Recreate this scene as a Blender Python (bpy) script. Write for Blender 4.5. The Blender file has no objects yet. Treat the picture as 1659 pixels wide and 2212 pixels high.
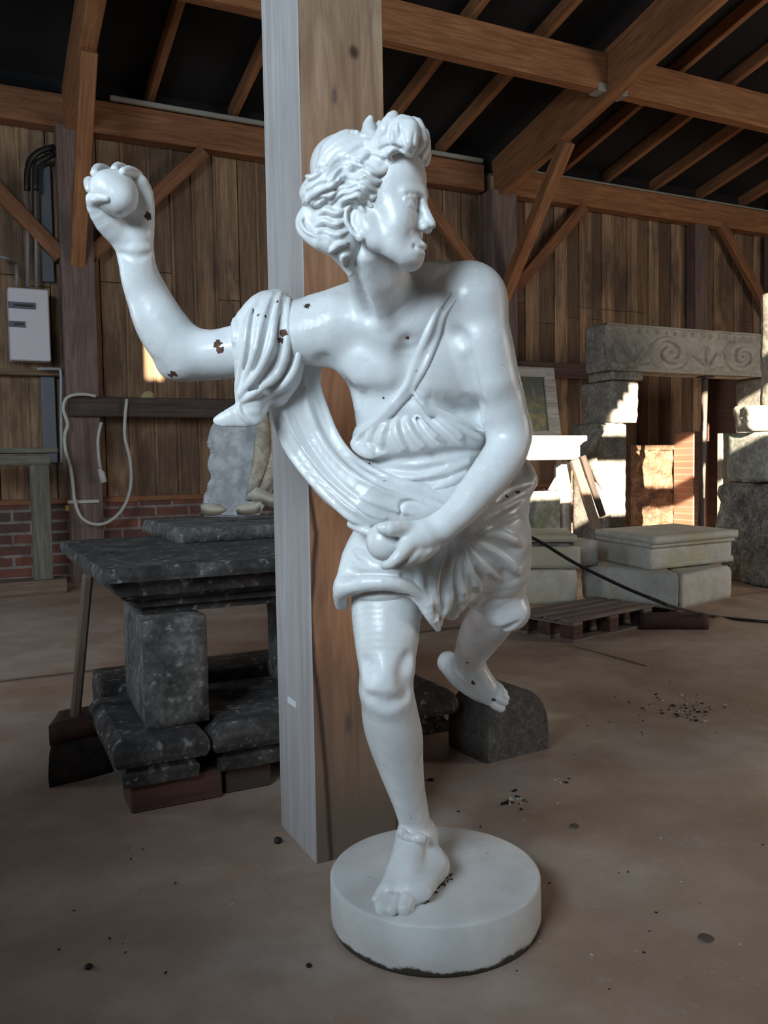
import bpy, bmesh, math, random
import numpy as np
from mathutils import Vector, Matrix
random.seed(7)
PI = math.pi
# ---------------------------------------------------------------- camera
F_PX, W_PX, H_PX = 1830.0, 1659, 2212
CX, CY = 829.5, 1106.0
PITCH, ROLL, CAMH = 0.0555, 0.0175, 1.15
AZ = 0.459                                   # direction of the back wall
_cp, _sp, _cr, _sr = math.cos(PITCH), math.sin(PITCH), math.cos(ROLL), math.sin(ROLL)
# world axes: x along the back wall, y towards it; the camera looks in at an angle to it
_rz = np.array([[math.cos(-AZ), -math.sin(-AZ), 0], [math.sin(-AZ), math.cos(-AZ), 0], [0, 0, 1]])
FWD = _rz@np.array([0, _cp, -_sp]); _dn = _rz@np.array([0, -_sp, -_cp]); _rt = _rz@np.array([1.0, 0, 0])
RGT = _rt*_cr + _dn*_sr
DWN = _dn*_cr - _rt*_sr
EYE = np.array([0, 0, CAMH])
sc = bpy.context.scene
cd = bpy.data.cameras.new('camera'); cam = bpy.data.objects.new('camera', cd)
sc.collection.objects.link(cam); sc.camera = cam
cd.sensor_fit = 'VERTICAL'; cd.sensor_height = 24.0; cd.lens = 24.0*F_PX/H_PX
cd.clip_start = 0.05; cd.clip_end = 200
M = Matrix(((RGT[0], -DWN[0], -FWD[0], 0), (RGT[1], -DWN[1], -FWD[1], 0), (RGT[2], -DWN[2], -FWD[2], CAMH), (0, 0, 0, 1)))
cam.matrix_world = M
# ---------------------------------------------------------------- view, world, lights
sc.view_settings.view_transform = 'Standard'; sc.view_settings.look = 'None'
sc.view_settings.gamma = 1.0; sc.view_settings.use_curve_mapping = False
sc.view_settings.exposure = 0.0
w = bpy.data.worlds.new('sky'); sc.world = w; w.use_nodes = True
w.node_tree.nodes['Background'].inputs[0].default_value = (0.62, 0.74, 0.9, 1)
w.node_tree.nodes['Background'].inputs[1].default_value = 0.5
def area(name, loc, tgt, sx, sy, power, col):
    l = bpy.data.lights.new(name, 'AREA'); l.shape = 'RECTANGLE'; l.size = sx; l.size_y = sy
    l.energy = power; l.color = col
    o = bpy.data.objects.new(name, l); sc.collection.objects.link(o); o.location = loc
    d = Vector(tgt)-Vector(loc); o.rotation_euler = d.to_track_quat('-Z', 'Y').to_euler()
    return o
area('gable_daylight', (-2.99, -0.64, 3.3), (1.24, 2.29, 1.3), 2.2, 1.6, 270, (0.72, 0.88, 1.0))
area('doorway_daylight', (1.36, -3.12, 1.7), (3.21, 2.88, 0.8), 2.4, 2.4, 330, (0.95, 0.96, 1.0))
area('left_doorway_daylight', (-4.6, 5.6, 2.0), (4.0, 6.6, 0.3), 2.0, 2.4, 75, (0.86, 0.93, 1.0))
area('added_fill_right', (9.5, -1.6, 2.6), (7.0, 8.0, 1.6), 3.0, 2.6, 230, (1.0, 0.92, 0.82))  # fill lamp added out of view to brighten the right background
SUN_DIR = Vector((0.25, 0.90, -0.36)).normalized()      # the way the light travels
sl = bpy.data.lights.new('sun', 'SUN'); sl.energy = 38; sl.angle = 0.006; sl.color = (1.0, 0.86, 0.66)
so = bpy.data.objects.new('sun', sl); sc.collection.objects.link(so)
so.rotation_euler = SUN_DIR.to_track_quat('-Z', 'Y').to_euler(); so.location = (2, -8, 8)
# ---------------------------------------------------------------- pixel -> world helpers
def ray(px, py):
    return FWD + RGT*((px-CX)/F_PX) + DWN*((py-CY)/F_PX)
def P(px, py, d):                             # point at camera depth d
    return EYE + ray(px, py)*d
def G(px, py, z=0.0):                         # point on the horizontal plane z
    r = ray(px, py); return EYE + r*((z-CAMH)/r[2])
WD = np.array([1.0, 0, 0]); WN = np.array([0, 1.0, 0])
W0 = float(G(165, 1250) @ WN)                 # distance of the back wall along WN
def Wp(px, py, off=0.0):                      # point on the plane parallel to the wall, off metres nearer
    r = ray(px, py); return EYE + r*((W0-off-EYE@WN)/(r@WN))
def WL(u, z, off=0.0):                        # wall coordinates -> world
    return WD*u + WN*(W0-off) + np.array([0, 0, z])
def depth(p): return float((np.asarray(p)-EYE)@FWD)
# ---------------------------------------------------------------- materials
MATS = {}
def mat(name, col=(0.5, 0.5, 0.5), rough=0.6, metal=0.0, spec=0.5):
    if name in MATS: return MATS[name]
    m = bpy.data.materials.new(name); m.use_nodes = True
    b = m.node_tree.nodes['Principled BSDF']
    b.inputs['Base Color'].default_value = (*col, 1); b.inputs['Roughness'].default_value = rough
    b.inputs['Metallic'].default_value = metal; b.inputs['Specular IOR Level'].default_value = spec
    MATS[name] = m; return m
def nodes(m): return m.node_tree.nodes, m.node_tree.links, m.node_tree.nodes['Principled BSDF']
def coords(N, L, scale=(1, 1, 1), rot=(0, 0, 0), kind='Object'):
    tc = N.new('ShaderNodeTexCoord'); mp = N.new('ShaderNodeMapping')
    mp.inputs['Scale'].default_value = scale; mp.inputs['Rotation'].default_value = rot
    L.new(tc.outputs[kind], mp.inputs[0]); return mp.outputs[0]
def noise(N, L, vec, scale, detail=4, rough=0.55, dist=0.0):
    n = N.new('ShaderNodeTexNoise'); n.inputs['Scale'].default_value = scale
    n.inputs['Detail'].default_value = detail; n.inputs['Roughness'].default_value = rough
    n.inputs['Distortion'].default_value = dist
    L.new(vec, n.inputs['Vector']); return n.outputs['Fac']
def ramp(N, L, fac, stops):
    r = N.new('ShaderNodeValToRGB'); e = r.color_ramp.elements
    while len(e) > 1: e.remove(e[-1])
    for i, (p, c) in enumerate(stops):
        c = (c, c, c) if not isinstance(c, tuple) else c
        if i == 0: e[0].position = p; e[0].color = (*c, 1)
        else: q = e.new(p); q.color = (*c, 1)
    L.new(fac, r.inputs[0]); return r.outputs[0]
def mixc(N, L, fac, a, b, mode='MIX'):
    m = N.new('ShaderNodeMix'); m.data_type = 'RGBA'; m.blend_type = mode
    for i, v in ((0, fac), (6, a), (7, b)):
        if isinstance(v, (int, float)): m.inputs[i].default_value = v
        elif isinstance(v, tuple): m.inputs[i].default_value = (*v, 1)
        else: L.new(v, m.inputs[i])
    return m.outputs[2]
def bump(N, L, b, h, strength=0.3, dist=0.01):
    n = N.new('ShaderNodeBump'); n.inputs['Strength'].default_value = strength
    n.inputs['Distance'].default_value = dist; L.new(h, n.inputs['Height']); L.new(n.outputs[0], b.inputs['Normal'])
# ---------------------------------------------------------------- objects
COL = sc.collection
def link(name, me, m=None, parent=None):
    o = bpy.data.objects.new(name, me); COL.objects.link(o)
    if m is not None and me is not None: me.materials.append(m)
    if parent is not None: o.parent = parent; o.matrix_parent_inverse = parent.matrix_world.inverted()
    return o
def empty(name, loc, label, cat, group=None):
    o = bpy.data.objects.new(name, None); COL.objects.link(o); o.location = loc
    o.matrix_world = Matrix.Translation(Vector(loc)); o.empty_display_size = 0.1
    o['label'] = label; o['category'] = cat
    if group: o['group'] = group
    return o
def tag(o, label, cat, group=None, kind=None):
    o['label'] = label; o['category'] = cat
    if group: o['group'] = group
    if kind: o['kind'] = kind
    return o
def struct(o, label=None, cat=None):
    o['kind'] = 'structure'
    if label: o['label'] = label
    if cat: o['category'] = cat
    return o
# ================================================================ sculpting kit: signed distances -> one closed mesh
class Sculpt:
    """ordered list of rounded cones / ellipsoids joined by smooth unions and cuts"""
    def __init__(s): s.ops = []
    def cap(s, a, b, ra, rb, k=0.01, cut=False, flat=None):
        a = np.asarray(a, float); b = np.asarray(b, float)
        c = (a+b)/2; R = np.linalg.norm(b-a)/2+max(ra, rb)*(max(1, flat[1]) if flat else 1)
        s.ops.append(('c', a, b, ra, rb, k, cut, flat, c, R))
    def ell(s, c, ax, k=0.01, cut=False):
        """ax: 3 vectors = semi-axes (orthogonal)"""
        ax = np.asarray(ax, float); ln = np.linalg.norm(ax, axis=1)
        s.ops.append(('e', np.asarray(c, float), ax/ln[:, None], ln, 0, k, cut, None, np.asarray(c, float), ln.max()))
    def chain(s, pts, k=0.01, cut=False, flat=None):
        """pts: (px, py, depth, radius in px)"""
        s.poly([P(*p[:3]) for p in pts], [p[3]*p[2]/F_PX for p in pts], k, cut, flat)
    def poly(s, A, R, k=0.01, cut=False, flat=None):
        """a bent rounded tube: one primitive for the whole line"""
        A = np.asarray(A, float); R = np.asarray(R, float); c = (A.min(0)+A.max(0))/2
        rad = np.linalg.norm(A-c, axis=1).max()+R.max()*(max(1, flat[1]) if flat else 1)
        s.ops.append(('p', A, R, 0, 0, k, cut, flat, c, rad))
    def ball(s, px, py, d, r, k=0.01, cut=False, sc3=(1, 1, 1), rot=0.0):
        """ellipsoid in view axes; r in px; rot turns it in the picture plane"""
        r = r*d/F_PX; c, n = math.cos(rot), math.sin(rot)
        ax = [(RGT*c+DWN*n)*r*sc3[0], (DWN*c-RGT*n)*r*sc3[1], FWD*r*sc3[2]]
        s.ell(P(px, py, d), ax, k, cut)
    @staticmethod
    def prim(o, X):
        if o[0] == 'c':
            _, a, b, ra, rb = o[:5]; ab = b-a; L2 = ab@ab+1e-12
            v = X-a; t = np.clip(v@ab/L2, 0, 1); w = v-t[:, None]*ab
            if o[7] is not None:
                n, q = o[7]; comp = w@n; w = w+np.outer(comp*(1/q-1), n)
            return np.sqrt((w*w).sum(1))-(ra+t*(rb-ra))
        if o[0] == 'p':
            A, R = o[1], o[2]; best = None
            for i in range(len(A)-1):
                if not isinstance(o[3], int) and not o[3][i]: continue
                a = A[i]; ab = A[i+1]-a; v = X-a; t = np.clip(v@ab/(ab@ab+1e-12), 0, 1); w_ = v-t[:, None]*ab
                if o[7] is not None:
                    n, q = o[7]; w_ = w_+np.outer((w_@n)*(1/q-1), n)
                d = np.sqrt(np.einsum('ij,ij->i', w_, w_))-(R[i]+t*(R[i+1]-R[i]))
                best = d if best is None else np.minimum(best, d)
            return best if best is not None else np.full(len(X), 1.0)
        _, c, ax, ln = o[:4]
        v = (X-c)@ax.T; k0 = np.sqrt(((v/ln)**2).sum(1)); k1 = np.sqrt(((v/ln**2)**2).sum(1))
        return np.where(k1 > 1e-9, k0*(k0-1)/np.maximum(k1, 1e-9), -ln.min())
    def val(s, X, ops=None):
        D = np.full(len(X), 1.0)
        for o in (s.ops if ops is None else ops):
            d = s.prim(o, X); k = o[5]
            if o[6]:
                d = -d; h = np.maximum(k-np.abs(D-d), 0)/k; D = np.maximum(D, d)+h*h*k*0.25
            else:
                h = np.maximum(k-np.abs(D-d), 0)/k; D = np.minimum(D, d)-h*h*k*0.25
        return D
    def hit(s, pts, near=None):
        """surface depth seen from the front for each pixel"""
        pts = np.asarray(pts, float); r = np.stack([ray(x, y) for x, y in pts[:, :2]])
        t = np.full(len(pts), 1.2); last = t.copy(); ok = np.zeros(len(pts), bool)
        for _ in range(90):
            d = s.val(EYE+r*t[:, None]); ok |= d < 0.0006
            last = np.where(ok, last, t)
            t = np.where(ok, t, t+np.clip(d, 0.0005, 0.2)*0.6)
        a, b = last.copy(), t.copy()
        for _ in range(9):                                  # settle exactly on the skin
            m_ = (a+b)/2; o_ = s.val(EYE+r*m_[:, None]) > 0.0
            a = np.where(o_, m_, a); b = np.where(o_, b, m_)
        t = np.where(ok, b, t)
        t[t > 3.2] = np.nan
        if np.isnan(t).any():
            g = t[~np.isnan(t)]
            idx = np.arange(len(t)); m = np.isnan(t)
            t[m] = np.interp(idx[m], idx[~m], g) if len(g) else 2.0
        return t
    def strokes(s, lst, k=0.006):
        """lst: (points px, width px, height frac, +1 ridge / -1 groove); laid on the present surface"""
        allp, spec = [], []
        for st in lst:
            pts, wd, hf, sg = st[:4]
            pts = smooth_line(pts, 3); allp += [p[:2] for p in pts]; spec.append((len(pts), wd, hf, sg, st[4] if len(st) > 4 else k))
        if not allp: return
        T = s.hit(allp); i = 0; new = []
        for n, wd, hf, sg, kk in spec:
            c = []
            for j in range(n):
                px, py = allp[i+j]; t = T[i+j]; u = j/max(1, n-1)
                tp = min(1, (0.3 if sg > 0 else 0.06)+min(u, 1-u)*3.2)     # tapered ends
                r = wd*tp*t/F_PX
                off = r*(1-2*hf) if sg > 0 else -r*(1-2*hf)   # centre inside (ridge) or outside (groove)
                c.append((EYE+ray(px, py)*(t+off), r))
            i += n
            new.append(([q[0] for q in c], [q[1] for q in c], kk, sg < 0))
        for q in new: s.poly(*q)
    def mesh(s, name, vox, pad=0.02):
        lo = np.array([1e9]*3); hi = -lo
        for o in s.ops:
            if not o[6]: lo = np.minimum(lo, o[8]-o[9]); hi = np.maximum(hi, o[8]+o[9])
        lo -= pad; hi += pad; N = 24; B = N*vox
        nb = np.ceil((hi-lo)/B).astype(int)
        gi = np.stack(np.meshgrid(*[np.arange(n) for n in nb], indexing='ij'), -1).reshape(-1, 3)
        cen = lo+(gi+0.5)*B; half = B*0.87
        keep = np.abs(s.val(cen)) < half*2.0+0.02
        OC = np.array([o[8] for o in s.ops]); OR = np.array([o[9]+o[5] for o in s.ops])
        keys, vpos, quads = [], [], []
        dim = nb*N+4
        g1 = np.arange(-1, N+1)                        # samples -1..N  -> cells -1..N-1
        S = len(g1)
        off = np.stack(np.meshgrid(g1, g1, g1, indexing='ij'), -1).reshape(-1, 3)
        for b in gi[keep]:
            o0 = b*N; c0 = lo+(b+0.5)*B
            near = np.linalg.norm(OC-c0, axis=1)-OR < half+vox*2+0.012
            if not near.any(): continue
            ops = []
            for i in np.nonzero(near)[0]:
                o = s.ops[i]
                if o[0] == 'p':                        # keep only the near segments of a tube
                    A, R = o[1], o[2]; mc = (A[1:]+A[:-1])/2
                    rr = np.linalg.norm(A[1:]-A[:-1], axis=1)/2+np.maximum(R[1:], R[:-1])+o[5]
                    sel = np.linalg.norm(mc-c0, axis=1)-rr < half+vox*2+0.012
                    if not sel.any(): continue
                    o = o[:3]+(sel,)+o[4:]
                ops.append(o)
            if not ops: continue
            X = lo+(off+o0)*vox
            V = s.val(X, ops).reshape(S, S, S)
            ins = V < 0
            if ins.all() or not ins.any(): continue
            corner = [(i, j, k) for i in (0, 1) for j in (0, 1) for k in (0, 1)]
            cnt = sum(ins[i:S-1+i, j:S-1+j, k:S-1+k].astype(np.int8) for i, j, k in corner)
            act = (cnt > 0) & (cnt < 8); ci = np.argwhere(act)
            if len(ci) == 0: continue
            acc = np.zeros((len(ci), 3)); num = np.zeros(len(ci))
            for (i, j, k) in corner:
                for ax in range(3):
                    if (i, j, k)[ax]: continue
                    q = [i, j, k]; q[ax] = 1
                    va = V[ci[:, 0]+i, ci[:, 1]+j, ci[:, 2]+k]; vb = V[ci[:, 0]+q[0], ci[:, 1]+q[1], ci[:, 2]+q[2]]
                    m = (va < 0) != (vb < 0); den = np.where(m, va-vb, 1); t = np.where(m, va/den, 0)
                    p = np.zeros((len(ci), 3)); p[:] = (i, j, k); p[:, ax] += t
                    acc += np.where(m[:, None], p, 0); num += m
            pos = lo+(ci-1+o0+acc/num[:, None])*vox
            cg = ci-1+o0+1
            kk = (cg[:, 0]*dim[1]+cg[:, 1])*dim[2]+cg[:, 2]
            keys.append(kk); vpos.append(pos)
            I = slice(1, S-1)                          # edges owned by this block: sample index 0..N-1
            for ax in range(3):
                sh = [slice(1, S-1)]*3; sh2 = list(sh); sh2[ax] = slice(2, S)
                a = ins[tuple(sh)]; bb = ins[tuple(sh2)]
                e = np.argwhere(a != bb)
                if len(e) == 0: continue
                fl = a[e[:, 0], e[:, 1], e[:, 2]]
                g = e+o0+1                               # cell key coords (cell = sample) shifted by 1
                u, v = [(1, 2), (2, 0), (0, 1)][ax]
                du = np.zeros(3, int); du[u] = 1; dv = np.zeros(3, int); dv[v] = 1
                cs = [g-du-dv, g-dv, g, g-du]
                kq = np.stack([(c[:, 0]*dim[1]+c[:, 1])*dim[2]+c[:, 2] for c in cs], 1)
                kq[~fl] = kq[~fl][:, ::-1]
                quads.append(kq)
        K = np.concatenate(keys); VP = np.concatenate(vpos); Q = np.concatenate(quads)
        uk, idx = np.unique(K, return_index=True); VP = VP[idx]
        qi = np.searchsorted(uk, Q); qi = np.clip(qi, 0, len(uk)-1)
        okq = (uk[qi] == Q).all(1); qi = qi[okq]
        me = bpy.data.meshes.new(name)
        me.vertices.add(len(VP)); me.vertices.foreach_set('co', VP.astype(np.float32).ravel())
        me.loops.add(len(qi)*4); me.loops.foreach_set('vertex_index', qi.astype(np.int32).ravel())
        me.polygons.add(len(qi)); me.polygons.foreach_set('loop_start', (np.arange(len(qi))*4).astype(np.int32))
        me.polygons.foreach_set('loop_total', np.full(len(qi), 4, np.int32))
        me.update(calc_edges=True); me.polygons.foreach_set('use_smooth', np.ones(len(qi), bool))
        me.update(); print('SCULPT', name, len(VP), len(s.ops)); return me
def smooth_line(pts, n):
    """Catmull-Rom through the points"""
    p = np.asarray(pts, float)
    if len(p) < 3: 
        return [tuple(p[0]*(1-t)+p[-1]*t) for t in np.linspace(0, 1, n+1)]
    q = np.vstack([2*p[0]-p[1], p, 2*p[-1]-p[-2]]); out = []
    for i in range(1, len(q)-2):
        for j in range(n):
            t = j/n
            out.append(tuple(0.5*((2*q[i])+(-q[i-1]+q[i+1])*t+(2*q[i-1]-5*q[i]+4*q[i+1]-q[i+2])*t*t+(-q[i-1]+3*q[i]-3*q[i+1]+q[i+2])*t**3)))
    out.append(tuple(p[-1])); return out
# ================================================================ the statue
VOX = 0.0027
body, hair, sleeve, tunic, sash = Sculpt(), Sculpt(), Sculpt(), Sculpt(), Sculpt()
def sm(pts, n=3): return smooth_line(pts, n)
B = body
# ---- torso
B.ball(895, 790, 1.965, 150, k=0.05, sc3=(0.98, 1.02, 0.74), rot=0.12)     # rib cage
B.ball(905, 930, 2.00, 132, k=0.06, sc3=(1.0, 0.95, 0.72), rot=0.05)       # belly
B.ball(935, 1090, 2.07, 140, k=0.06, sc3=(1.05, 0.9, 0.8))                 # pelvis
B.chain([(760, 690, 1.93, 50), (880, 690, 1.90, 62), (990, 650, 1.88, 62)], k=0.05)   # shoulder girdle
B.ball(800, 770, 1.90, 88, k=0.05, sc3=(1.15, 0.85, 0.5), rot=0.5)         # pectorals
B.ball(955, 790, 1.90, 80, k=0.05, sc3=(0.95, 1.0, 0.55), rot=-0.2)
B.chain([(690, 665, 1.93, 26), (760, 640, 1.92, 30), (800, 640, 1.88, 40)], k=0.04)   # trapezius
B.chain([(1022, 850, 1.99, 30), (1040, 905, 1.985, 30), (1042, 945, 1.99, 26)], k=0.03)
# ---- neck
B.chain([(862, 700, 1.89, 78), (835, 640, 1.84, 66), (815, 590, 1.78, 64), (805, 530, 1.74, 66)], k=0.03)
B.chain([(790, 560, 1.70, 15), (806, 620, 1.75, 16), (836, 692, 1.81, 12)], k=0.022)  # neck muscle
B.chain([(846, 722, 1.84, 12), (760, 694, 1.86, 13), (690, 674, 1.90, 14)], k=0.04)    # collar bones
B.chain([(890, 712, 1.84, 12), (940, 668, 1.845, 13), (1000, 628, 1.85, 14)], k=0.04)
B.chain(sm([(868, 640, 1.95, 56), (915, 617, 1.94, 50), (965, 612, 1.92, 46), (1010, 622, 1.89, 50)]), k=0.04)
B.ball(866, 706, 1.77, 20, k=0.02, cut=True)                               # throat pit
# ---- raised arm
B.chain(sm([(720, 705, 1.91, 68), (640, 715, 1.92, 64), (560, 742, 1.925, 58), (480, 765, 1.93, 54), (410, 766, 1.93, 55)], 6), k=0.03)
B.chain(sm([(400, 768, 1.93, 51), (372, 735, 1.92, 57), (345, 695, 1.91, 54), (322, 645, 1.90, 47), (303, 598, 1.88, 41), (292, 545, 1.86, 36)], 6), k=0.02)
B.ball(372, 788, 1.95, 30, k=0.03)                                          # elbow
B.chain([(690, 740, 1.90, 46), (600, 735, 1.89, 42)], k=0.04)
# ---- raised hand
B.chain(sm([(292, 545, 1.86, 36), (288, 505, 1.85, 41), (280, 470, 1.855, 46), (270, 430, 1.87, 48)], 2), k=0.015, flat=(FWD, 0.7))
B.chain(sm([(262, 510, 1.84, 28), (232, 480, 1.815, 27), (208, 448, 1.79, 20), (201, 430, 1.772, 14)], 2), k=0.015)   # thumb base
B.chain([(201, 430, 1.772, 14), (216, 427, 1.752, 11.5), (232, 429, 1.745, 8)], k=0.006)                          # thumb tip
B.chain(sm([(302, 505, 1.85, 28), (314, 460, 1.85, 20), (312, 420, 1.845, 19), (304, 396, 1.83, 17)], 2), k=0.012)
for fg in ([(305, 402, 1.85, 15), (296, 380, 1.83, 13), (279, 369, 1.80, 11), (266, 371, 1.775, 9)],
           [(298, 400, 1.88, 15), (277, 374, 1.87, 13), (256, 362, 1.84, 12), (248, 368, 1.80, 10)],
           [(262, 400, 1.90, 15), (232, 372, 1.89, 13), (213, 366, 1.85, 12.5), (205, 375, 1.81, 10)],
           [(240, 430, 1.90, 15), (205, 408, 1.88, 13), (193, 394, 1.84, 12.5), (194, 408, 1.80, 10)]):
    B.chain(sm(fg, 2), k=0.004)
# ---- lowered arm
B.ball(1022, 648, 1.86, 68, k=0.04, sc3=(1, 1.05, 0.95))
B.chain(sm([(1022, 655, 1.86, 66), (1046, 740, 1.87, 60), (1062, 800, 1.885, 55), (1083, 870, 1.90, 52), (1098, 930, 1.92, 47)], 6), k=0.03)
B.chain([(1040, 740, 1.85, 48), (1062, 820, 1.865, 44)], k=0.03)
B.chain(sm([(1100, 925, 1.92, 43), (1097, 965, 1.91, 46), (1070, 1012, 1.89, 46), (1030, 1062, 1.87, 41), (990, 1108, 1.855, 35), (955, 1138, 1.845, 32)], 6), k=0.02)
B.ball(1112, 948, 1.95, 28, k=0.03)
# ---- lowered hand
B.chain(sm([(955, 1138, 1.845, 32), (925, 1152, 1.84, 33), (895, 1164, 1.83, 33), (880, 1176, 1.825, 26)], 2), k=0.01, flat=(FWD, 0.8))
B.chain(sm([(895, 1146, 1.84, 20), (868, 1141, 1.81, 18), (842, 1142, 1.79, 17), (826, 1141, 1.79, 13)], 2), k=0.009)
B.chain([(915, 1160, 1.83, 28), (888, 1174, 1.812, 20), (876, 1186, 1.80, 17)], k=0.02)
for fg in ([(884, 1176, 1.808, 18), (864, 1199, 1.785, 15), (845, 1217, 1.785, 12), (832, 1221, 1.80, 10)],
           [(902, 1190, 1.82, 19), (882, 1207, 1.805, 14), (862, 1221, 1.81, 11), (850, 1221, 1.825, 9)],
           [(920, 1186, 1.83, 18), (900, 1205, 1.82, 14), (884, 1214, 1.825, 11), (874, 1210, 1.84, 9)],
           [(936, 1180, 1.84, 15), (920, 1198, 1.835, 12), (906, 1208, 1.84, 10), (898, 1205, 1.85, 8)]):
    B.chain(sm(fg, 2), k=0.004)
# ---- standing leg
B.chain(sm([(868, 1180, 2.06, 100), (838, 1300, 2.03, 79), (835, 1380, 2.00, 69), (835, 1445, 1.985, 59), (834, 1490, 1.98, 55)], 6), k=0.03)
B.chain(sm([(834, 1490, 1.99, 54), (842, 1545, 2.03, 60), (853, 1590, 2.06, 60), (863, 1640, 2.09, 51), (878, 1700, 2.12, 39), (891, 1745, 2.14, 33), (898, 1785, 2.155, 32)], 6), k=0.02)
B.ball(830, 1462, 1.945, 38, k=0.03, sc3=(1, 1.1, 0.8)); B.ball(866, 1445, 1.965, 20, k=0.03)
B.ball(838, 1512, 1.955, 18, k=0.03)
B.chain([(848, 1530, 2.00, 34), (868, 1680, 2.075, 24), (886, 1760, 2.125, 18)], k=0.04)     # shin
tz = 0.1216
def F3(px, py, z): return G(px, py, z)
heel = F3(937, 1868, tz+0.035); ank = P(899, 1788, 2.155)
def capm(a, b, ra, rb, k=0.012): B.cap(a, b, ra, rb, k)
capm(P(901, 1800, 2.16), heel, 0.036, 0.034, 0.02)
ball1 = F3(885, 1925, tz+0.026); ball2 = F3(842, 1925, tz+0.022)
capm(P(893, 1808, 2.13), ball1, 0.034, 0.030, 0.02); capm(P(882, 1810, 2.13), ball2, 0.030, 0.024, 0.02)
capm(heel, ball1, 0.030, 0.026, 0.02); capm(heel, ball2, 0.03, 0.022, 0.02)
for (ax, ay, bx, by, r) in ((884, 1935, 872, 1962, 0.0165), (866, 1932, 848, 1966, 0.0125), (853, 1928, 832, 1962, 0.0115), (842, 1922, 820, 1953, 0.011), (832, 1914, 812, 1942, 0.010)):
    a = F3(ax, ay, tz+0.022); b = F3(bx, by, tz+0.012); m = (a+b)/2+np.array([0, 0, 0.006])
    capm(a, m, r, r*0.95, 0.004); capm(m, b, r*0.95, r, 0.004)
capm(F3(880, 1965, tz), F3(826, 1968, tz), 0.016, 0.014, 0.012)               # plaster mound before the toes
capm(F3(948, 1866, tz+0.02), F3(915, 1925, tz+0.012), 0.026, 0.022, 0.02); capm(F3(948, 1866, tz+0.05), F3(915, 1925, tz+0.03), 0.02, 0.02, 0.02)        # plaster support beside the heel
B.ball(922, 1800, 2.17, 22, k=0.03)
# ankle band with a knot
bandp = [(862, 1800, 2.10, 7), (872, 1806, 2.085, 8), (886, 1810, 2.08, 8), (902, 1813, 2.085, 8), (918, 1812, 2.10, 7)]
# ---- trailing leg
B.chain(sm([(1010, 1150, 2.12, 105), (1055, 1240, 2.16, 78), (1082, 1290, 2.17, 56), (1096, 1318, 2.17, 46)]), k=0.03)
B.ball(1100, 1322, 2.15, 40, k=0.02, sc3=(1.05, 0.85, 0.9))
B.chain(sm([(1085, 1318, 2.22, 44), (1052, 1350, 2.30, 49), (1030, 1385, 2.38, 43), (1014, 1420, 2.46, 33), (1010, 1440, 2.50, 30)]), k=0.015)
B.chain(sm([(1008, 1440, 2.50, 29), (985, 1438, 2.54, 24), (968, 1428, 2.56, 20)], 2), k=0.02)
B.chain(sm([(967, 1432, 2.56, 22), (995, 1465, 2.54, 23), (1030, 1490, 2.52, 22), (1058, 1506, 2.50, 18)], 2), k=0.012)
B.chain(sm([(1012, 1438, 2.48, 28), (1035, 1465, 2.47, 28), (1052, 1486, 2.47, 24), (1064, 1496, 2.47, 18)], 2), k=0.03)
B.chain([(992, 1450, 2.52, 26), (1035, 1482, 2.50, 27), (1058, 1500, 2.48, 18)], k=0.02)
for fg in ([(1058, 1508, 2.48, 13), (1070, 1522, 2.465, 11), (1082, 1529, 2.46, 10)],
           [(1066, 1500, 2.46, 10), (1082, 1512, 2.45, 8.5), (1091, 1517, 2.455, 7.5)],
           [(1068, 1492, 2.46, 9), (1086, 1502, 2.45, 8), (1094, 1507, 2.455, 7)],
           [(1066, 1482, 2.465, 9), (1084, 1491, 2.455, 7.5), (1091, 1496, 2.46, 6.5)],
           [(1060, 1472, 2.47, 9), (1076, 1480, 2.46, 7), (1083, 1485, 2.46, 6)]):
    B.chain(fg, k=0.004)
# ---- head, in its own frame: f forward, u up, s towards the figure's right
TH = 0.36; HO = P(819, 447, 1.70); HS = 1.70/F_PX
HF = RGT*math.cos(TH)-FWD*math.sin(TH); HR = -RGT*math.sin(TH)-FWD*math.cos(TH); HU = -DWN
tilt = -0.03
HF, HU = HF*math.cos(tilt)-HU*math.sin(tilt), HU*math.cos(tilt)+HF*math.sin(tilt)
def H(f, u, s_): return HO+(HF*f+HU*u+HR*s_)*HS
def hell(S, c, ax, k=10, cut=False): S.ell(H(*c), [HF*ax[0]*HS, HU*ax[1]*HS, HR*ax[2]*HS], k*HS, cut)
def hcap(S, a, b, ra, rb, k=6, cut=False): S.cap(H(*a), H(*b), ra*HS, rb*HS, k*HS, cut)
def hpair(fn, S, *a, **kw):
    def mir(v): return (v[0], v[1], -v[2])
    fn(S, *a, **kw)
    b = [mir(x) if isinstance(x, tuple) and i < (1 if fn is hell else 2) else x for i, x in enumerate(a)]
    fn(S, *b, **kw)
hell(B, (-20, 45, 0), (104, 98, 80), 20)
hell(B, (40, -8, 0), (56, 92, 60), 30)
hell(B, (50, 52, 0), (55, 70, 62), 20)
hpair(hell, B, (46, -84, 30), (28, 36, 22), 25)
hpair(hcap, B, (-4, -68, 48), (60, -120, 22), 20, 19, k=22)
hpair(hcap, B, (-10, -50, 50), (5, -88, 44), 20, 16, k=22)
hell(B, (70, -124, 0), (24, 21, 25), 20)
hpair(hell, B, (55, -50, 36), (24, 30, 22), 30)
hell(B, (77, -100, 0), (21, 28, 28), 18)
hpair(hcap, B, (97, 11, 10), (76, 4, 49), 9, 3.5, k=18)
hpair(hell, B, (103, -15, 31), (17, 15, 22), 9, True)
hcap(B, (95, 16, 0), (98, -8, 0), 11, 8.5, 10)
hcap(B, (98, -8, 0), (117, -55, 0), 8.5, 9.5, 8)
hcap(B, (89, -22, 0), (101, -57, 0), 9, 12, 10)
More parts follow.
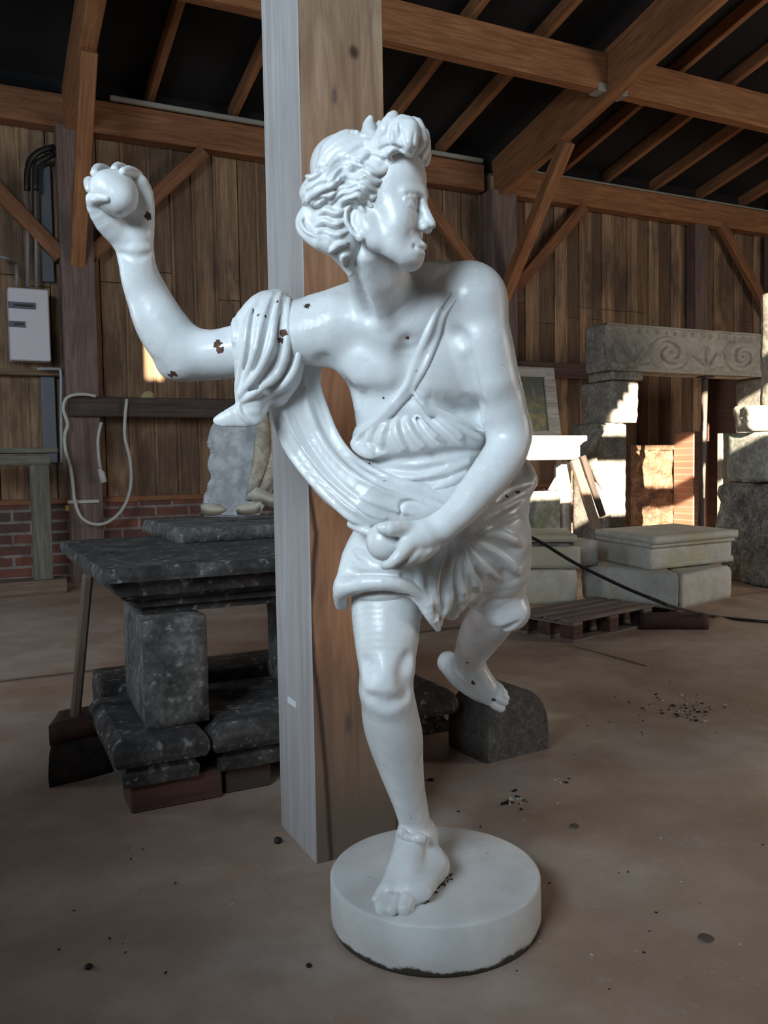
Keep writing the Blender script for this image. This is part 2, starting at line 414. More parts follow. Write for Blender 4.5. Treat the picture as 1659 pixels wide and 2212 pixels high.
hpair(hell, B, (105, -62, 11), (10, 8.5, 7.5), 5)
hpair(hell, B, (110, -70, 7.5), (5, 4, 3.5), 3, True)
hpair(hcap, B, (97, -4, 16), (86, -6, 50), 5, 4.5, k=5, cut=True)
hpair(hell, B, (78, -19, 31), (15, 13, 17), 4)
hpair(hcap, B, (96, -14, 13.5), (94, -28, 15), 4, 3, k=5, cut=True)
for sg in (1, -1):
    up = [(87, -14, 15*sg), (90, -7, 22*sg), (90, -4, 31*sg), (85, -6, 41*sg), (77, -12, 50*sg)]
    for a, b in zip(up[:-1], up[1:]): hcap(B, a, b, 3.8, 3.8, 5)
    lo_ = [(86, -18, 16*sg), (88, -25, 24*sg), (87, -27, 33*sg), (83, -23, 42*sg), (76, -16, 49*sg)]
    for a, b in zip(lo_[:-1], lo_[1:]): hcap(B, a, b, 3.2, 3.0, 4)
hpair(hcap, B, (96, -98, 3), (86, -104, 21), 7, 4, k=5)
hcap(B, (96, -99, 0), (96, -98, 3), 7, 7, 5)
hpair(hcap, B, (92, -115, 0), (85, -109, 18), 7.5, 4, k=5)
hpair(hcap, B, (103, -106.5, 0), (91, -106, 21), 2.2, 1.6, k=3, cut=True)
hpair(hell, B, (87, -106, 26), (5, 5, 4), 6, True)
hell(B, (101, -126, 0), (9, 5, 16), 9, True)
hcap(B, (109, -78, 0), (102, -90, 0), 3, 3.5, 4, True)
# ears
for sg in (1, -1):
    e3 = lambda f, u, q: (-26+(f+33)*1.2, -45+(u+48)*1.2, (q+3)*sg)
    ep = [(-22, -62, 62), (-30, -80, 63), (-40, -72, 69), (-50, -52, 74), (-50, -34, 74), (-40, -22, 72), (-27, -24, 68), (-20, -36, 65)]
    hell(B, e3(-33, -48, 60), (20, 32, 9), 6)
    hell(B, e3(-30, -46, 71), (12, 21, 7), 4, True)
    B.poly([H(*e3(*q)) for q in ep], [5.6*HS]*len(ep), 3*HS)
    hell(B, e3(-28, -79, 63), (10, 11, 6.5), 5)
    hell(B, e3(-19, -52, 66), (5, 9, 4), 4)
# soft anatomy
B.strokes([([(1003, 730), (1012, 780), (1025, 840), (1040, 900)], 10, 0.45, -1, 0.02),
           ([(985, 715), (1000, 745)], 13, 0.4, -1, 0.02),
           ([(700, 780), (745, 845), (800, 862), (850, 850)], 13, 0.18, -1, 0.04),
           ([(930, 870), (985, 888), (1035, 878)], 12, 0.18, -1, 0.04),
           ([(882, 740), (884, 800), (885, 860)], 16, 0.13, -1, 0.04),
           ([(470, 705), (520, 700)], 15, 0.2, -1, 0.03),
           ([(262, 548), (300, 556), (325, 548)], 5, 0.1, -1, 0.012),
           ([(800, 1508), (835, 1526), (875, 1510)], 10, 0.16, -1, 0.03),
           ([(880, 1420), (874, 1460), (882, 1495)], 10, 0.12, -1, 0.03),
           ([(790, 1430), (798, 1465)], 10, 0.1, -1, 0.03),
           ([(776, 622), (782, 655), (796, 685)], 9, 0.22, -1, 0.03),
           ([(1060, 1355), (1090, 1362), (1120, 1345)], 8, 0.3, -1, 0.012),
           ([(985, 1432), (988, 1452), (1005, 1470)], 5, 0.3, -1, 0.01)])
# ---- hair
Hh = hair
hell(Hh, (-30, 52, 0), (104, 97, 85), 10)
Hh.ball(738, 358, 1.72, 64, k=0.04, sc3=(1.05, 1, 0.9))
hell(Hh, (-75, 2, 0), (66, 70, 82), 25)
hell(Hh, (-70, -65, 10), (44, 55, 62), 25)
for sg in (1, -1):     # roll of hair from the brow to the ear
    rl = [(74, 112, 12), (56, 100, 38), (36, 78, 56), (20, 50, 68), (8, 30, 75), (-6, 12, 79), (-24, 2, 80), (-50, 4, 82)]
    for a, b in zip(rl[:-1], rl[1:]): hcap(Hh, (a[0], a[1], a[2]*sg), (b[0], b[1], b[2]*sg), 13, 13, 12)
Hh.chain(sm([(712, 400, 1.66, 40), (690, 410, 1.66, 36), (672, 418, 1.67, 26)], 2), k=0.02)
Hh.chain(sm([(735, 470, 1.68, 34), (700, 480, 1.69, 36), (668, 478, 1.70, 26)], 2), k=0.02)
Hh.chain(sm([(665, 462, 1.69, 17), (652, 478, 1.685, 14), (658, 500, 1.68, 15), (690, 522, 1.67, 18), (725, 535, 1.68, 22), (745, 560, 1.70, 18), (757, 590, 1.71, 8)], 2), k=0.01)
Hh.ball(688, 447, 1.60, 22, k=0.012, cut=True, sc3=(1.5, 0.6, 1.6), rot=0.5)
# top tufts
for t_ in ([(826, 308, 1.64, 22), (835, 285, 1.62, 22), (847, 258, 1.63, 16), (852, 246, 1.64, 7)],
           [(850, 315, 1.62, 19), (862, 285, 1.60, 20), (868, 262, 1.61, 14)],
           [(884, 328, 1.61, 12), (884, 310, 1.59, 19), (886, 278, 1.60, 20), (880, 262, 1.62, 12)],
           [(900, 322, 1.63, 12), (908, 300, 1.62, 16), (900, 270, 1.63, 15), (885, 262, 1.64, 9)],
           [(908, 338, 1.67, 11), (916, 320, 1.68, 15), (915, 290, 1.68, 13)],
           [(918, 350, 1.70, 10), (922, 335, 1.71, 10), (918, 315, 1.71, 9)],
           [(800, 300, 1.68, 22), (797, 272, 1.70, 14), (800, 256, 1.70, 7)],
           [(825, 310, 1.70, 22), (818, 282, 1.71, 13), (820, 266, 1.71, 6)]):
    Hh.chain(sm(t_, 2), k=0.008)
W2_ = [[(812, 452), (800, 440), (806, 424), (822, 418)], [(765, 372), (757, 360), (768, 350), (782, 356), (786, 368)], [(700, 430), (684, 440), (668, 436), (660, 424)],
       [(742, 392), (726, 386), (716, 396), (722, 408)], [(850, 322), (838, 334), (846, 350), (868, 356)], [(690, 372), (676, 384), (660, 380)]]
W_ = [[(885, 335), (855, 322), (825, 338), (800, 328), (775, 345), (748, 338), (722, 352), (700, 372), (680, 378), (660, 396)],
      [(886, 350), (852, 348), (826, 372), (800, 372), (778, 355), (755, 366), (735, 362), (712, 384), (690, 392), (664, 408)],
      [(868, 372), (838, 388), (806, 395), (784, 378), (762, 384), (742, 380), (718, 402), (698, 408), (670, 424), (655, 440)],
      [(850, 392), (822, 410), (795, 408), (776, 390), (752, 398), (730, 402), (712, 424), (690, 420), (668, 436)],
      [(832, 412), (810, 428), (788, 424), (770, 406), (750, 412), (728, 420), (712, 440)],
      [(818, 432), (800, 446), (782, 440), (766, 424), (744, 430), (735, 446)],
      [(806, 452), (790, 460), (776, 448), (760, 440)],
      [(870, 310), (840, 306), (812, 318), (786, 308), (760, 322), (730, 326), (706, 348)],
      [(770, 330), (745, 336), (725, 352), (708, 378)],
      [(800, 306), (765, 316), (735, 335), (712, 356)], [(790, 292), (755, 298), (722, 318), (698, 345), (684, 368)], [(772, 284), (738, 292), (710, 312), (694, 332)]]
Hh.strokes([(w_, 9.5, 0.42, 1, 0.005) for w_ in W_[:7]]+[(w_, 9, 0.22, 1, 0.008) for w_ in W_[7:]])
Hh.strokes([(w_, 7, 0.5, 1, 0.004) for w_ in W2_])
gr = [[(p[0]+5, p[1]+9) for p in w_] for w_ in W_[:6]]
Hh.strokes([(g_, 4.5, 0.6, -1, 0.003) for g_ in gr]+[([(p[0], p[1]+9) for p in w_], 4, 0.4, -1, 0.003) for w_ in W_[7:]])
Hh.strokes([([(745, 455), (725, 462), (705, 455), (690, 462)], 8, 0.6, 1, 0.004), ([(748, 475), (722, 485), (700, 478), (680, 488)], 8, 0.6, 1, 0.004),
            ([(750, 500), (725, 508), (700, 500), (678, 505)], 8, 0.6, 1, 0.004), ([(752, 525), (730, 530), (712, 545)], 7, 0.6, 1, 0.004),
            ([(757, 550), (740, 555), (745, 575)], 6, 0.6, 1, 0.004), ([(655, 470), (650, 482), (662, 500), (690, 515)], 5, 0.6, 1, 0.003),
            ([(842, 262), (836, 290), (842, 318)], 4, 0.5, -1, 0.003), ([(862, 265), (868, 295), (876, 325)], 5, 0.6, -1, 0.003),
            ([(896, 280), (893, 310), (897, 335)], 4, 0.5, -1, 0.003), ([(852, 258), (852, 290), (858, 320)], 3.5, 0.5, -1, 0.003)])
# ---- tunic and skirt
T = tunic
T.ball(905, 950, 1.985, 134, k=0.03, sc3=(1.08, 0.62, 0.8), rot=0.0)
T.ball(925, 1050, 2.04, 140, k=0.05, sc3=(1.05, 0.72, 0.85))
T.ball(955, 1130, 2.07, 164, k=0.05, sc3=(1.04, 0.75, 0.8))
T.chain(sm([(870, 1170, 2.05, 92), (842, 1210, 2.03, 92), (832, 1240, 2.02, 86)], 3), k=0.04)
T.chain(sm([(1040, 1140, 2.09, 98), (1062, 1200, 2.11, 80), (1072, 1235, 2.12, 62)], 2), k=0.04)
T.chain(sm([(930, 1200, 2.00, 66), (936, 1280, 2.00, 38), (944, 1345, 2.01, 13)], 2), k=0.03)
T.chain(sm([(985, 1200, 2.02, 70), (985, 1270, 2.04, 42), (975, 1322, 2.05, 18)], 2), k=0.03)
T.chain(sm([(1030, 1200, 2.05, 60), (1025, 1265, 2.08, 34), (1022, 1296, 2.09, 18)], 2), k=0.03)
T.chain(sm([(1090, 1180, 2.06, 50), (1100, 1235, 2.09, 36), (1095, 1262, 2.10, 20)], 2), k=0.02)
T.chain(sm([(1110, 1150, 2.07, 34), (1122, 1200, 2.09, 22), (1126, 1245, 2.10, 14)], 2), k=0.02)
# rolled hem over the standing thigh
T.chain(sm([(738, 1304, 2.03, 15), (738, 1278, 1.98, 17), (772, 1262, 1.935, 19), (825, 1258, 1.915, 18), (870, 1266, 1.93, 17), (905, 1290, 1.95, 15), (928, 1330, 1.96, 11), (946, 1358, 1.99, 7)], 3), k=0.012)
T.chain(sm([(786, 1160, 2.02, 20), (762, 1205, 2.00, 22), (744, 1255, 1.98, 18)], 2), k=0.03)
# bunch of cloth at the hip
T.chain(sm([(1135, 1040, 2.10, 26), (1110, 1068, 2.04, 28), (1060, 1100, 1.99, 26), (1005, 1138, 1.95, 22)], 2), k=0.02)
T.chain(sm([(1128, 1012, 2.10, 22), (1142, 1035, 2.08, 18), (1130, 1062, 2.06, 17)], 2), k=0.01)
T.chain(sm([(1120, 1095, 2.07, 22), (1070, 1125, 2.02, 22), (1030, 1150, 1.97, 18)], 2), k=0.02)
comb = Sculpt(); comb.ops = body.ops+tunic.ops
def on(S, base, lst):
    """lay strokes on the surface of several bodies together, but add them to S"""
    c = Sculpt(); c.ops = list(base); n = len(c.ops); c.strokes(lst); S.ops += c.ops[n:]
on(T, comb.ops, [([(975, 632), (948, 668), (926, 715), (908, 760), (893, 800), (880, 832), (850, 872), (812, 912), (778, 938), (768, 955)], 10, 0.5, 1, 0.006),
                 ([(984, 648), (958, 686), (940, 738), (920, 790), (898, 828), (872, 862), (832, 905), (795, 936)], 8, 0.42, 1, 0.006),
                 ([(955, 672), (934, 725), (914, 775), (896, 812), (872, 845)], 9, 0.3, 1, 0.006),
                 ([(888, 838), (912, 868), (950, 890), (995, 910), (1045, 932)], 8, 0.55, 1, 0.006),
                 ([(768, 945), (772, 965), (795, 978), (830, 980)], 13, 0.5, 1, 0.012)])
T.strokes([([(885, 860), (900, 900), (930, 935), (960, 955)], 9, 0.5, 1, 0.006), ([(880, 870), (880, 915), (905, 955), (925, 972)], 9, 0.45, 1, 0.006),
           ([(865, 885), (855, 925), (868, 960), (880, 975)], 9, 0.45, 1, 0.006), ([(900, 860), (940, 900), (985, 935), (1000, 955)], 10, 0.55, 1, 0.006),
           ([(930, 885), (975, 915), (1020, 940), (1045, 950)], 8, 0.5, 1, 0.006), ([(845, 905), (825, 935), (825, 965)], 9, 0.45, 1, 0.008),
           ([(805, 930), (795, 955), (805, 975)], 9, 0.4, 1, 0.008),
           ([(890, 880), (915, 925), (945, 955)], 5, 0.25, -1, 0.006), ([(905, 880), (950, 920), (990, 955)], 5, 0.25, -1, 0.006)])
T.strokes([([(770, 992), (830, 998), (900, 992), (970, 980), (1045, 970)], 12, 0.45, -1, 0.012),
           ([(800, 1030), (870, 1032), (950, 1020), (1010, 1000)], 9, 0.3, 1, 0.015), ([(820, 1058), (890, 1062), (960, 1045), (1005, 1025)], 9, 0.35, 1, 0.012),
           ([(830, 1010), (900, 1018), (960, 1005)], 7, 0.3, -1, 0.01), ([(850, 1048), (910, 1048), (970, 1030)], 7, 0.35, -1, 0.01)])
# pleats fanning from the knot under the forearm
fan = [[(1020, 1160), (1060, 1150), (1100, 1163), (1124, 1178)], [(1018, 1165), (1060, 1185), (1100, 1218), (1122, 1240)],
       [(1012, 1170), (1045, 1215), (1078, 1252)], [(1005, 1172), (1020, 1225), (1036, 1275)], [(1000, 1175), (1000, 1235), (1002, 1295)],
       [(985, 1178), (975, 1240), (968, 1295), (956, 1335)], [(960, 1180), (948, 1240), (940, 1300), (944, 1340)], [(905, 1230), (918, 1275), (932, 1318)]]
T.strokes([(f_, 12, 0.42, 1, 0.008) for f_ in fan])
T.strokes([([(1022, 1170), (1055, 1172), (1095, 1195), (1125, 1225)], 8, 0.5, -1, 0.006), ([(1015, 1178), (1050, 1210), (1090, 1250)], 8, 0.5, -1, 0.006),
           ([(1008, 1182), (1028, 1225), (1052, 1262)], 8, 0.5, -1, 0.006), ([(998, 1185), (1006, 1240), (1014, 1285)], 8, 0.5, -1, 0.006),
           ([(988, 1185), (985, 1245), (985, 1310)], 8, 0.5, -1, 0.006), ([(970, 1190), (958, 1250), (952, 1310)], 8, 0.5, -1, 0.006),
           ([(935, 1200), (925, 1250), (930, 1300)], 8, 0.45, -1, 0.006),
           ([(752, 1250), (790, 1235), (840, 1235), (880, 1245)], 8, 0.35, -1, 0.01), ([(770, 1190), (800, 1215), (860, 1238)], 10, 0.3, 1, 0.012),
           ([(765, 1220), (800, 1228), (850, 1222)], 8, 0.3, 1, 0.012), ([(1145, 1070), (1100, 1095), (1050, 1122)], 7, 0.5, -1, 0.006),
           ([(1150, 1045), (1110, 1058), (1075, 1085)], 6, 0.45, -1, 0.006), ([(1130, 1110), (1085, 1130), (1040, 1152)], 7, 0.4, -1, 0.006)])
T.strokes([([(757, 1295), (790, 1284), (835, 1280), (880, 1288), (908, 1308)], 8, 0.6, -1, 0.004)])
# ---- sash: from the raised arm, down across the hips
S_ = sash
flatn = (ray(700, 980)/np.linalg.norm(ray(700, 980)), 0.42)
S_.chain(sm([(640, 775, 1.95, 56), (634, 850, 1.96, 60), (655, 920, 1.965, 58), (692, 985, 1.96, 56), (738, 1042, 1.93, 56), (792, 1082, 1.90, 52)], 3), k=0.015, flat=flatn)
S_.chain(sm([(792, 1082, 1.905, 52), (850, 1086, 1.912, 52), (905, 1084, 1.918, 50), (960, 1070, 1.925, 44), (1010, 1050, 1.94, 36), (1060, 1030, 1.97, 26)], 3), k=0.02, flat=flatn)
S_.strokes([([(612, 850), (625, 920), (665, 990), (715, 1050), (770, 1100), (830, 1118)], 9, 0.35, 1, 0.010), ([(655, 810), (665, 880), (700, 960), (755, 1020), (830, 1060), (900, 1085)], 9, 0.35, 1, 0.010),
            ([(684, 810), (698, 870), (728, 945), (772, 996), (840, 1030), (920, 1050)], 8, 0.35, 1, 0.008),
            ([(590, 900), (615, 962), (657, 1022), (712, 1080), (765, 1125), (815, 1138)], 7, 0.35, 1, 0.008),
            ([(635, 890), (660, 945), (705, 1010), (762, 1066), (820, 1098)], 7, 0.3, -1, 0.008), ([(612, 905), (645, 970), (690, 1030), (750, 1085), (800, 1120)], 6, 0.28, -1, 0.008),
            ([(680, 870), (702, 925), (745, 988), (810, 1038), (890, 1068), (960, 1090)], 7, 0.3, -1, 0.008),
            ([(780, 1075), (840, 1095), (890, 1110)], 9, 0.35, 1, 0.008), ([(860, 1040), (920, 1060), (965, 1085)], 7, 0.3, 1, 0.008),
            ([(865, 1118), (868, 1088), (900, 1085), (935, 1105)], 5, 0.4, -1, 0.006), ([(830, 1012), (900, 1035), (970, 1040)], 6, 0.35, -1, 0.006)])
S_.chain(sm([(758, 1132, 1.915, 9), (785, 1146, 1.90, 10), (812, 1150, 1.89, 10), (835, 1135, 1.885, 10)], 2), k=0.008)
# ---- sleeve gathered on the raised upper arm
L = sleeve
L.chain(sm([(590, 690, 1.915, 60), (575, 740, 1.90, 66), (560, 790, 1.895, 54), (548, 845, 1.89, 36), (548, 885, 1.885, 24)], 3), k=0.02)
L.chain(sm([(600, 650, 1.93, 24), (560, 665, 1.91, 26), (522, 705, 1.90, 22), (515, 760, 1.89, 18)], 3), k=0.015)
L.chain(sm([(620, 690, 1.90, 26), (628, 760, 1.89, 28), (622, 810, 1.905, 30), (595, 850, 1.92, 30)], 3), k=0.02)
L.chain(sm([(548, 880, 1.885, 24), (515, 896, 1.875, 24), (485, 906, 1.87, 17), (470, 908, 1.87, 10)], 2), k=0.012, flat=(FWD, 0.4))
L.chain(sm([(560, 870, 1.89, 22), (548, 900, 1.88, 20), (520, 908, 1.875, 14)], 2), k=0.01, flat=(FWD, 0.5))
L.strokes([([(560, 638), (538, 690), (528, 760), (515, 830), (512, 870)], 9, 0.6, 1, 0.006), ([(588, 632), (566, 690), (552, 755), (530, 820), (520, 860)], 9, 0.6, 1, 0.006),
           ([(606, 632), (592, 690), (585, 745), (560, 800), (522, 850), (515, 880)], 10, 0.6, 1, 0.006), ([(625, 645), (620, 700), (618, 760), (598, 810), (548, 850), (520, 870)], 11, 0.6, 1, 0.006),
           ([(640, 665), (646, 730), (640, 790), (615, 830), (570, 860)], 10, 0.6, 1, 0.006), ([(505, 690), (510, 720), (505, 745)], 10, 0.5, 1, 0.008),
           ([(515, 870), (520, 895), (545, 918)], 6, 0.5, 1, 0.005), ([(555, 760), (575, 770), (592, 745)], 6, 0.3, 1, 0.008),
           ([(548, 650), (545, 700), (538, 760), (522, 820)], 5, 0.4, -1, 0.006), ([(597, 650), (580, 700), (568, 750), (545, 810)], 6, 0.4, -1, 0.006),
           ([(612, 660), (606, 710), (600, 765), (570, 815), (530, 850)], 6, 0.4, -1, 0.006), ([(633, 665), (633, 720), (629, 775), (600, 825)], 5, 0.4, -1, 0.006),
           ([(530, 840), (570, 838), (610, 815)], 7, 0.45, -1, 0.008)])
# ---- fruits
ap1, ap2, band = Sculpt(), Sculpt(), Sculpt()
ap1.ball(247, 418, 1.80, 50, sc3=(1, 1, 0.95)); ap1.ball(238, 384, 1.745, 6, k=0.012, cut=True); ap1.ball(262, 432, 1.77, 30, k=0.03); ap1.ball(225, 405, 1.765, 26, k=0.03)
ap2.ball(830, 1170, 1.845, 40, sc3=(1, 1.05, 0.95)); ap2.ball(800, 1163, 1.80, 5, k=0.01, cut=True)
band.chain(sm(bandp, 2), k=0.006)
band.ball(906, 1811, 2.07, 13, k=0.006, sc3=(1.2, 0.9, 0.8)); band.ball(868, 1798, 2.085, 9, k=0.006)
band.chain([(866, 1800, 2.09, 6), (880, 1806, 2.20, 6), (918, 1806, 2.20, 6), (925, 1808, 2.12, 6)], k=0.004)
# ---- paint of the statue: glossy white, with flaked spots kept in a mesh attribute
def paint():
    m = mat('white_gloss_paint', (0.74, 0.77, 0.79), 0.28); N, L2, b = nodes(m)
    v = coords(N, L2)
    n1 = noise(N, L2, v, 9, 5); c1 = ramp(N, L2, n1, [(0.35, (0.70, 0.71, 0.71)), (0.6, (0.80, 0.82, 0.83))])
    at = N.new('ShaderNodeAttribute'); at.attribute_name = 'flake'
    n2 = noise(N, L2, v, 160, 3); ad = N.new('ShaderNodeMath'); ad.operation = 'ADD'
    L2.new(at.outputs['Fac'], ad.inputs[0]); sb = N.new('ShaderNodeMath'); sb.operation = 'MULTIPLY_ADD'
    L2.new(n2, sb.inputs[0]); sb.inputs[1].default_value = 0.9; sb.inputs[2].default_value = -0.45
    L2.new(sb.outputs[0], ad.inputs[1])
    fk = ramp(N, L2, ad.outputs[0], [(0.5, 0.0), (0.54, 1.0)])
    n3 = noise(N, L2, v, 60, 2); rust = ramp(N, L2, n3, [(0.4, (0.045, 0.028, 0.024)), (0.6, (0.16, 0.06, 0.035))])
    sp = noise(N, L2, v, 75, 2, 0.4); spk = ramp(N, L2, sp, [(0.77, 0.0), (0.79, 0.55)])
    c2 = mixc(N, L2, spk, c1, (0.2, 0.17, 0.13))
    L2.new(mixc(N, L2, fk, c2, rust), b.inputs['Base Color'])
    L2.new(mixc(N, L2, fk, ramp(N, L2, noise(N, L2, v, 14, 3), [(0.3, 0.20), (0.7, 0.42)]), (0.85, 0.85, 0.85)), b.inputs['Roughness'])
    bump(N, L2, b, noise(N, L2, v, 55, 4), 0.35, 0.0035)
    return m
PAINT = paint()
st = empty('statue', tuple(G(940, 1990)), 'life-size glossy white running figure with raised fist, standing on a round plinth', 'statue')
flakes = [(470, 742, 10, 1), (476, 757, 9, 1), (375, 808, 9, 1), (368, 812, 7, 1), (664, 660, 8, 0), (612, 718, 10, 0), (606, 735, 7, 0), (558, 680, 4, 0), (575, 684, 4, 0), (320, 467, 9, 1),
          (880, 730, 4, 0), (796, 1002, 4, 0), (770, 1098, 4, 0), (1118, 1062, 6, 0), (1095, 1072, 5, 0), (1062, 1262, 3, 0), (1010, 1432, 4, 0), (1022, 1475, 5, 0), (1066, 1512, 5, 0),
          (828, 860, 3, 0), (745, 850, 3, 0), (597, 650, 5, 0)]
def flake(me, S):
    n = len(me.vertices); co = np.empty(n*3, np.float32); me.vertices.foreach_get('co', co); co = co.reshape(-1, 3)
    val = np.zeros(n, np.float32); pt = S.hit([f[:2] for f in flakes]+[(0, 0)])
    for (x, y, r, _), t in zip(flakes, pt):
        c = EYE+ray(x, y)*t; d = np.linalg.norm(co-c, axis=1); R = r*t/F_PX*1.0
        val = np.maximum(val, np.clip(1-d/(2*R), 0, 1))
    a = me.attributes.new('flake', 'FLOAT', 'POINT'); a.data.foreach_set('value', val)
allS = Sculpt(); allS.ops = body.ops+sleeve.ops+tunic.ops+hair.ops
for S, nm, vx in ((body, 'figure', VOX), (hair, 'hair', VOX*0.75), (tunic, 'tunic', VOX), (sash, 'sash', VOX), (sleeve, 'gathered_sleeve', VOX), (ap1, 'raised_fruit', VOX), (ap2, 'lowered_fruit', VOX), (band, 'ankle_band', VOX*0.6)):
    me = S.mesh(nm, vx); flake(me, allS); link(nm, me, PAINT, st)
# plinth
def lathe(name, prof, c, m, parent=None, seg=96, jit=0):
    bm = bmesh.new(); rings = []
    for r, z in prof:
        rings.append([bm.verts.new((c[0]+r*math.cos(2*PI*i/seg), c[1]+r*math.sin(2*PI*i/seg), c[2]+z)) for i in range(seg)])
    for a, b in zip(rings[:-1], rings[1:]):
        for i in range(seg): bm.faces.new((a[i], a[(i+1) % seg], b[(i+1) % seg], b[i]))
    if prof[0][0] > 1e-6: bm.faces.new(rings[0][::-1])
    bm.faces.new(rings[-1])
    me = bpy.data.meshes.new(name); bm.to_mesh(me); bm.free()
    for p in me.polygons: p.use_smooth = len(p.vertices) == 4
    return link(name, me, m, parent)
pc = (1.03, 1.83, 0)
pm = mat('plinth_paint', (0.7, 0.71, 0.72), 0.45); N, L2, b = nodes(pm); v = coords(N, L2)
c1 = ramp(N, L2, noise(N, L2, v, 7, 6), [(0.35, (0.62, 0.62, 0.61)), (0.65, (0.76, 0.77, 0.77))])
gm = N.new('ShaderNodeNewGeometry'); sx = N.new('ShaderNodeSeparateXYZ'); L2.new(gm.outputs['Position'], sx.inputs[0])
ad = N.new('ShaderNodeMath'); ad.operation = 'MULTIPLY_ADD'; zo = N.new('ShaderNodeMath'); zo.operation = 'ADD'; L2.new(sx.outputs[2], zo.inputs[0]); zo.inputs[1].default_value = 0.024; L2.new(noise(N, L2, v, 6, 8, 0.7), ad.inputs[0]); ad.inputs[1].default_value = -0.07; L2.new(zo.outputs[0], ad.inputs[2])
dirt = ramp(N, L2, ad.outputs[0], [(0.0, (0.045, 0.04, 0.03)), (0.004, (0.7, 0.71, 0.72))])
c2 = mixc(N, L2, ramp(N, L2, ad.outputs[0], [(0.0, 1.0), (0.006, 0.0)]), c1, (0.05, 0.042, 0.03))
L2.new(mixc(N, L2, ramp(N, L2, noise(N, L2, v, 60, 2, 0.4), [(0.76, 0.0), (0.78, 0.6)]), c2, (0.12, 0.1, 0.07)), b.inputs['Base Color'])
bump(N, L2, b, noise(N, L2, v, 40, 5), 0.35, 0.004)
lathe('plinth', [(0.260, 0.0), (0.263, 0.008), (0.265, 0.02), (0.265, 0.1156), (0.2625, 0.1196), (0.256, 0.1216), (0.12, 0.1216)], pc, pm, st)
# ================================================================ the barn.  Local frame: u along the back wall, n towards it, z up
from mathutils import noise as MN
BARN = Matrix.Identity(4)
def L3(u, n, z): return Vector((WD[0]*u+WN[0]*n, WD[1]*u+WN[1]*n, z))
def UV(px, py, z=0.0):
    p = G(px, py, z); return float(p@WD), float(p@WN)
def UN(px, py, n):
    r = ray(px, py); p = EYE+r*((n-EYE@WN)/(r@WN)); return float(p@WD), float(p[2])
# ---- wood
def wood(name, dark, light, axis='X', rough=0.75, sc_=1.0, bmp=0.35, spots=None, grain=1.0):
    if name in MATS: return MATS[name]
    m = mat(name, light, rough); N, L, b = nodes(m)
    s = {'X': (0.35, 5, 5), 'Y': (5, 0.35, 5), 'Z': (5, 5, 0.35)}[axis]
    v = coords(N, L, tuple(q*sc_ for q in s))
    oi = N.new('ShaderNodeObjectInfo'); ad = N.new('ShaderNodeVectorMath'); ad.operation = 'ADD'
    mu = N.new('ShaderNodeVectorMath'); mu.operation = 'SCALE'; mu.inputs[3].default_value = 13.0
    cb = N.new('ShaderNodeCombineXYZ')
    for i in range(3): L.new(oi.outputs['Random'], cb.inputs[i])
    L.new(cb.outputs[0], mu.inputs[0]); L.new(v, ad.inputs[0]); L.new(mu.outputs[0], ad.inputs[1]); v = ad.outputs[0]
    g1 = noise(N, L, v, 2.2, 6, 0.6, 1.2); g2 = noise(N, L, v, 9, 4, 0.6, 0.4)
    c = ramp(N, L, g1, [(0.30, dark), (0.5, tuple((a+q)/2 for a, q in zip(dark, light))), (0.72, light)])
    c = mixc(N, L, ramp(N, L, g2, [(0.35, 0.55*grain), (0.6, 0.0)]), c, tuple(q*0.45 for q in dark))
    big = noise(N, L, coords(N, L, (1, 1, 1)), 1.1, 3)
    c = mixc(N, L, ramp(N, L, big, [(0.35, 0.45), (0.6, 0.0)]), c, tuple(q*0.8 for q in dark))
    L.new(c, b.inputs['Base Color']); bump(N, L, b, g2, bmp, 0.006)
    return m
WB = wood('beam_wood', (0.19, 0.075, 0.032), (0.42, 0.19, 0.085))
WP = wood('wall_post_wood', (0.14, 0.09, 0.075), (0.27, 0.19, 0.165))
WPZ = wood('upright_post_wood', (0.14, 0.09, 0.075), (0.27, 0.19, 0.165), 'Z')
WO = wood('orange_beam_wood', (0.25, 0.10, 0.04), (0.50, 0.24, 0.105))
def boxmesh(name, dims, bev=0.006, seg=1):
    bm = bmesh.new(); bmesh.ops.create_cube(bm, size=1)
    for v in bm.verts: v.co = Vector((v.co.x*dims[0], v.co.y*dims[1], v.co.z*dims[2]))
    if bev: bmesh.ops.bevel(bm, geom=list(bm.edges), offset=min(bev, min(dims)*0.3), segments=seg, affect='EDGES', profile=0.6)
    me = bpy.data.meshes.new(name); bm.to_mesh(me); bm.free(); return me
def beam(name, a, b, w_, h, m, parent=None, up=(0, 0, 1), bev=0.008):
    """a, b end points; w_ across, h along `up`"""
    a, b = Vector(a), Vector(b); x = (b-a).normalized(); up = Vector(up); y = up.cross(x).normalized(); z = x.cross(y)
    o = link(name, boxmesh(name, ((b-a).length, w_, h), bev), m)
    o.matrix_world = Matrix(((x.x, y.x, z.x, (a.x+b.x)/2), (x.y, y.y, z.y, (a.y+b.y)/2), (x.z, y.z, z.z, (a.z+b.z)/2), (0, 0, 0, 1)))
    if parent is not None: o.parent = parent; o.matrix_parent_inverse = parent.matrix_world.inverted()
    return o
def ubox(name, u0, u1, n0, n1, z0, z1, m, parent=None, bev=0.006):
    o = link(name, boxmesh(name, (u1-u0, n1-n0, z1-z0), bev), m)
    o.matrix_world = Matrix.Translation(L3((u0+u1)/2, (n0+n1)/2, (z0+z1)/2)) @ BARN
    if parent is not None: o.parent = parent; o.matrix_parent_inverse = parent.matrix_world.inverted()
    return o
